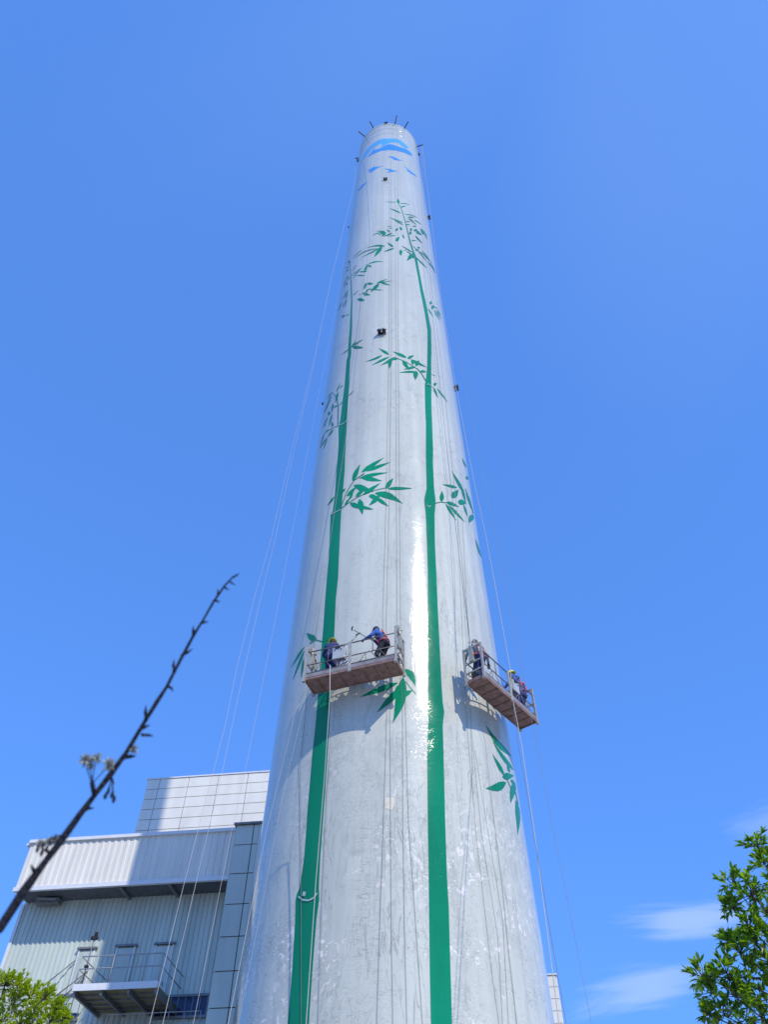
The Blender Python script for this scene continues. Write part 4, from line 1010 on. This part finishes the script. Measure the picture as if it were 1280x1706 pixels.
# ropes over the lower shaft
rope([(549.9, 1108, 18.85), (549.7, 1160, 18.5), (541, 1289, .9), (526, 1472, .6), (510, 1706, .4)], .012, M_RW, 'cream rope crossing the left painted stalk below the left platform')
rope([(560, 1150, .1), (543, 1356, .03), (536, 1521, .03), (530, 1706, .03)], .005, M_RG, 'thin grey rope just right of the left painted stalk')
rope([(513, 1150, .1), (500, 1273, .03), (501.6, 1480, .03), (501.6, 1706, .03)], .006, M_RD, 'thin dark rope running down inside the left painted stalk')
rope([(520, 1120, .7), (491, 1190, .9), (443, 1388, .8), (395, 1630, 18.6)], .0055, M_RW, 'pale rope slanting left across the dark left side of the shaft')
rope([(524, 1120, .7), (503, 1190, .8), (470, 1330, .7), (432, 1530, .6), (398, 1700, .5)], .0055, M_RW, 'second pale rope slanting left below the left platform')
for k, pts in enumerate(([(762, 850, .06), (771, 1060, .06), (779, 1215, .05), (794, 1390, .05), (820, 1620, .05), (832, 1706, .05)], [(770, 850, .06), (779, 1020, .06), (786, 1215, .05), (803, 1390, .05), (830, 1560, .05), (838, 1706, .05)], [(792, 1250, .05), (806, 1340, .05), (838, 1530, .05), (848, 1706, .05)])):
    rope([(a_, b_, .02) for a_, b_, c_ in pts], .0035, M_RD, 'thin dark rope hanging down the shaft right of the right stalk', 'thin dark ropes on the right side of the shaft')

# ------------------------------------------------------------------ trees
M_BARK = mat('bark', (.055, .042, .03), .9, var=.3, vscale=14, bump=.5)
def leafshape(bm, p, d, n, L, w):
    """a folded, slightly arched leaf of 6 faces"""
    d = d.normalized(); s = d.cross(n)
    s = s.normalized() if s.length > .01 else Vector((1, 0, 0)); n = s.cross(d).normalized()
    mid = []; a = []; b = []
    for t, q in ((0, .0), (.3, .42), (.62, .44), (1, 0)):
        c = p + d * (L * t) - n * (L * .16 * t * t)
        mid.append(bm.verts.new(c))
        if 0 < t < 1:
            a.append(bm.verts.new(c + s * (w * q) + n * (w * .16))); b.append(bm.verts.new(c - s * (w * q) + n * (w * .16)))
    for S_ in (a, b):
        fs = [(mid[0], S_[0], mid[1]), (mid[1], S_[0], S_[1], mid[2]), (mid[2], S_[1], mid[3])]
        for f in fs:
            g = bm.faces.new(f if S_ is a else f[::-1]); g.smooth = True
def rnd(): return random.uniform(-1, 1)
def make_tree(base, lobes, L, w, mt, label, ntw, nlf, trunk_r, trunk_top, name='tree', upb=.35):
    root = empty(name, base); base = Vector(base)
    lv = bmesh.new(); br = bmesh.new(); tk = bmesh.new()
    top = Vector(trunk_top) - base
    pts = [Vector((0, 0, -.1))] + [Vector((top.x * t + .12 * sin(4 * t), top.y * t + .1 * cos(5 * t) - .1, top.z * t)) for t in (.2, .4, .6, .8, 1)]
    tube(tk, pts, [trunk_r * 1.35, trunk_r, trunk_r * .88, trunk_r * .75, trunk_r * .6, trunk_r * .45], 10)
    for c, r in lobes:
        c = Vector(c) - base
        t0 = .35 + .6 * random.random(); s = pts[1 + min(4, int(t0 * 5))]
        m1 = s.lerp(c, .45) + Vector((rnd(), rnd(), .5)) * .12 * (c - s).length
        rr = min(trunk_r * .25, .006 + .007 * (c - s).length)
        q = [s, s.lerp(m1, .5) + Vector((rnd(), rnd(), rnd())) * .05, m1, m1.lerp(c, .5) + Vector((rnd(), rnd(), rnd())) * .04, c]
        tube(br, q, [rr, rr * .8, rr * .6, rr * .4, rr * .25], 6)
        for _ in range(ntw):
            d = Vector((rnd(), rnd(), rnd() + upb)).normalized(); ln = r * random.uniform(.5, 1.3)
            e = c + d * ln; m = c + d * ln * .5 + Vector((rnd(), rnd(), rnd())) * ln * .12
            tube(br, [c, m, e], [rr * .22, rr * .16, .0025], 4, cap=False)
            for k in range(nlf):
                t = random.uniform(.45, 1.0) if k > nlf // 2 else 1.0
                p = (c.lerp(m, t * 2) if t < .5 else m.lerp(e, t * 2 - 1))
                ld = (d * random.uniform(.6, 1.3) + Vector((rnd(), rnd(), rnd() * .6 + .25)) * .8).normalized()
                leafshape(lv, p, ld, Vector((rnd() * .6, rnd() * .6, 1)), L * random.uniform(.65, 1.15), w * random.uniform(.8, 1.15))
    link('trunk', tk, M_BARK, root, smooth=True); link('limbs', br, M_BARK, root, smooth=True); link('crown', lv, mt, root)
    tag(root, label, 'tree'); return root
M_LR = leafmat('camphor_leaf', [(.03, .09, .012), (.10, .23, .015), (.24, .40, .02), (.045, .12, .02), (.34, .48, .03), (.14, .29, .02)], .42)
M_LL = leafmat('fine_bright_leaf', [(.24, .33, .01), (.38, .46, .015), (.52, .58, .03), (.30, .40, .015)], .45)
hdR = 11.5
lob = []
for x, y, r in ((1262, 1410, 20), (1275, 1440, 16), (1222, 1474, 24), (1255, 1492, 24), (1222, 1512, 18), (1278, 1520, 26), (1250, 1545, 20), (1214, 1568, 14), (1262, 1570, 26), (1235, 1590, 24), (1212, 1622, 22), (1172, 1628, 18), (1250, 1630, 28), (1188, 1655, 16), (1225, 1660, 24), (1268, 1668, 28), (1208, 1692, 20), (1242, 1700, 26), (1278, 1705, 28), (1182, 1690, 9), (1290, 1600, 30), (1300, 1480, 30), (1305, 1540, 34), (1310, 1660, 36)):
    hd_ = hdR + random.uniform(-.5, .7); P_ = at_h(x, y, hd_); lob.append((P_, r / 128.0))
cR = at_h(1390, 1640, 11.9)
for _ in range(46):
    v = Vector((rnd(), rnd(), rnd()))
    while v.length > 1: v = Vector((rnd(), rnd(), rnd()))
    P_ = Vector((cR.x + 1.7 * v.x + .5, cR.y + 1.6 * v.y, cR.z - .5 + 1.7 * v.z)); q = proj(P_)
    if q[0] < 1275 and q[1] < 1715: continue
    lob.append((P_, .36))
make_tree((cR.x + .5, cR.y, 0), lob, .115, .040, M_LR, 'broad-leaved green tree reaching in at the lower right corner', 20, 8, .15, (cR.x + .4, cR.y, cR.z - .3), 'broadleaf_tree')
lob = []
for x, y, r in ((8, 1642, 22), (30, 1645, 20), (50, 1662, 20), (75, 1664, 16), (92, 1680, 16), (103, 1698, 12), (20, 1675, 26), (55, 1695, 24), (80, 1705, 22), (0, 1705, 28), (35, 1712, 24), (-25, 1650, 28), (-45, 1690, 34)):
    P_ = at_h(x, y, 20 + random.uniform(-.5, .6)); lob.append((P_, r / 78.0))
cL = at_h(-30, 1760, 20.3)
for _ in range(44):
    v = Vector((rnd(), rnd(), rnd()))
    while v.length > 1: v = Vector((rnd(), rnd(), rnd()))
    P_ = Vector((cL.x + 2.2 * v.x, cL.y + 1.8 * v.y, cL.z - .9 + 1.5 * v.z)); q = proj(P_)
    if q[1] < 1716: continue
    lob.append((P_, .42))
make_tree((cL.x, cL.y, 0), lob, .085, .024, M_LL, 'bright yellow-green tree top in the lower left corner', 44, 20, .14, (cL.x, cL.y, cL.z - .6), 'small_leaved_tree', .5)

# ------------------------------------------------------------------ the near twig of the blossom tree
M_TWIG = mat('dark_purple_twig', (.005, .004, .012), .75, var=.4, vscale=60, bump=.6, bscale=180)
M_PETAL = mat('pale_blossom', (.36, .38, .34), .7, var=.15, vscale=90)
M_BROWN = mat('brown_bud', (.11, .055, .03), .6, var=.3, vscale=80)
HT_ = 1.22
TW = [(0, 1545, 11.5), (41, 1482, 9.5), (73, 1438, 8.5), (105, 1396, 7.5), (132, 1358, 6.8), (157, 1325, 6.4), (184, 1290, 5.8), (210, 1254, 5.2), (244, 1197, 4.6), (262, 1168, 4.2), (277, 1145, 4.0), (300, 1100, 3.4), (322, 1059, 3.0), (340, 1030, 2.7), (356, 1002, 2.5), (374, 976, 2.2), (386, 963, 1.9), (395, 957, .7)]
def tp(x, y, k=1.0): return CAM + ray(x, y) * HT_ * k
def pxr(x, y, r):
    c = ray(x, y).dot(CF); return r / FPX * HT_ * c
tree0 = empty('blossom_tree', (-1.35, .55, 0)); B0 = Vector((-1.35, .55, 0))
bm = bmesh.new()
st = tp(0, 1545); low = [Vector((-1.22, .60, .9)), Vector((-1.05, .72, 1.25))]
chain = low + [Vector((-.80, .86, 1.62))] + [tp(x, y) for x, y, r in TW]
rr = [.022, .017, .0125] + [pxr(x, y, r * (.76 + .12 * sin(i * 2.3))) for i, (x, y, r) in enumerate(TW)]
tube(bm, [c - B0 for c in chain], rr, 10)
random.seed(3)
for (x, y, dx, dy, w) in ((60, 1458, -8, -14, 4), (137, 1350, 16, -3, 4), (157, 1325, -4, -26, 4.5), (183, 1292, 6, 12, 3), (205, 1262, 18, -2, 4), (233, 1215, 14, -6, 3.5), (243, 1200, 0, -20, 3.5), (236, 1224, 16, 2, 3), (279, 1142, 8, 8, 3), (290, 1120, 0, -17, 3.2), (303, 1092, 15, -9, 3), (322, 1060, 0, -14, 3), (335, 1038, 10, -2, 2.5), (357, 1000, 8, 2, 2.2), (363, 992, -1, -9, 2.2), (373, 978, 8, 4, 2), (381, 968, 10, 6, 1.8), (388, 962, 9, -6, 2), (84, 1424, -7, -9, 3.5)):
    a = tp(x, y); b_ = tp(x + dx * 1.2, y + dy * 1.25, random.uniform(.985, 1.015)); m_ = a.lerp(b_, .5) + Vector((rnd(), rnd(), rnd())) * .0012
    r0 = pxr(x, y, w)
    tube(bm, [a - B0, a.lerp(b_, .3) - B0, m_ - B0, b_ - B0], [r0, r0 * .75, r0 * .85, r0 * .15], 7)
link('branch', bm, M_TWIG, tree0)
bm = bmesh.new(); tube(bm, [(0, 0, -.05), (.02, .01, .3), (.08, .03, .6), (.13, .05, .92)], [.05, .04, .032, .022], 12)
tube(bm, [(.08, .03, .6), (-.1, .02, 1.0), (-.25, .0, 1.6), (-.3, -.05, 2.1)], [.024, .02, .013, .004], 8); link('trunk', bm, M_TWIG, tree0, smooth=True)
def blossom(x, y, rad_px, base=None):
    c = tp(x, y, 1.0); R_ = pxr(x, y, rad_px)
    b = bmesh.new()
    for i in range(60):
        d = Vector((rnd(), rnd(), rnd())).normalized()
        leafshape(b, c - B0 + d * R_ * .1, d, Vector((rnd(), rnd(), rnd())), R_ * random.uniform(.6, 1.15), R_ * random.uniform(.10, .42))
    f = link('blossom', b, M_PETAL, tree0)
    b = bmesh.new(); bmesh.ops.create_icosphere(b, subdivisions=2, radius=R_ * .28, matrix=Matrix.Translation(c - B0)); link('calyx', b, M_BROWN, f)
    if base:
        b = bmesh.new(); p0 = tp(*base); tube(b, [p0 - B0, p0.lerp(c, .5) + Vector((0, 0, -.0015)) - B0, c - B0], pxr(x, y, .8), 5); link('stalk', b, M_TWIG, f)
blossom(142, 1267, 13, (152, 1305)); blossom(160, 1263, 11, (153, 1303)); blossom(181, 1274, 13, (154, 1304)); blossom(150, 1276, 8, (153, 1303)); blossom(222, 1248, 9, None)
b = bmesh.new(); tube(b, [tp(157, 1325) - B0, tp(152, 1303) - B0], [pxr(157, 1325, 4), pxr(152, 1303, 3)], 7); link('spur', b, M_TWIG, tree0)
def fruit(x, y, base, r=3.2):
    c = tp(x, y); b = bmesh.new(); p0 = tp(*base)
    tube(b, [p0 - B0, p0.lerp(c, .6) - B0, c - B0], pxr(x, y, .7), 5)
    lathe(b, [(pxr(x, y, .7), .004), (pxr(x, y, r * .8), .001), (pxr(x, y, r), -.003), (pxr(x, y, r * .4), -.007)], 10, Matrix.Translation(c - B0)); link('hanging_bud', b, M_TWIG, tree0)
fruit(176, 1324, (184, 1302)); fruit(187, 1322, (186, 1302)); fruit(190, 1330, (187, 1303)); fruit(181, 1316, (184, 1303), 2.4)
for x, y in ((63, 1412), (72, 1406), (84, 1398), (92, 1394), (70, 1418), (78, 1412)):
    fruit(x, y, (104, 1390), 3.0); 
blossom(66, 1404, 8); blossom(92, 1397, 7, (105, 1392)); blossom(80, 1400, 7, (105, 1392))
tag(tree0, 'bare dark twig with buds and pale blossoms crossing the lower left, close to the camera', 'tree')
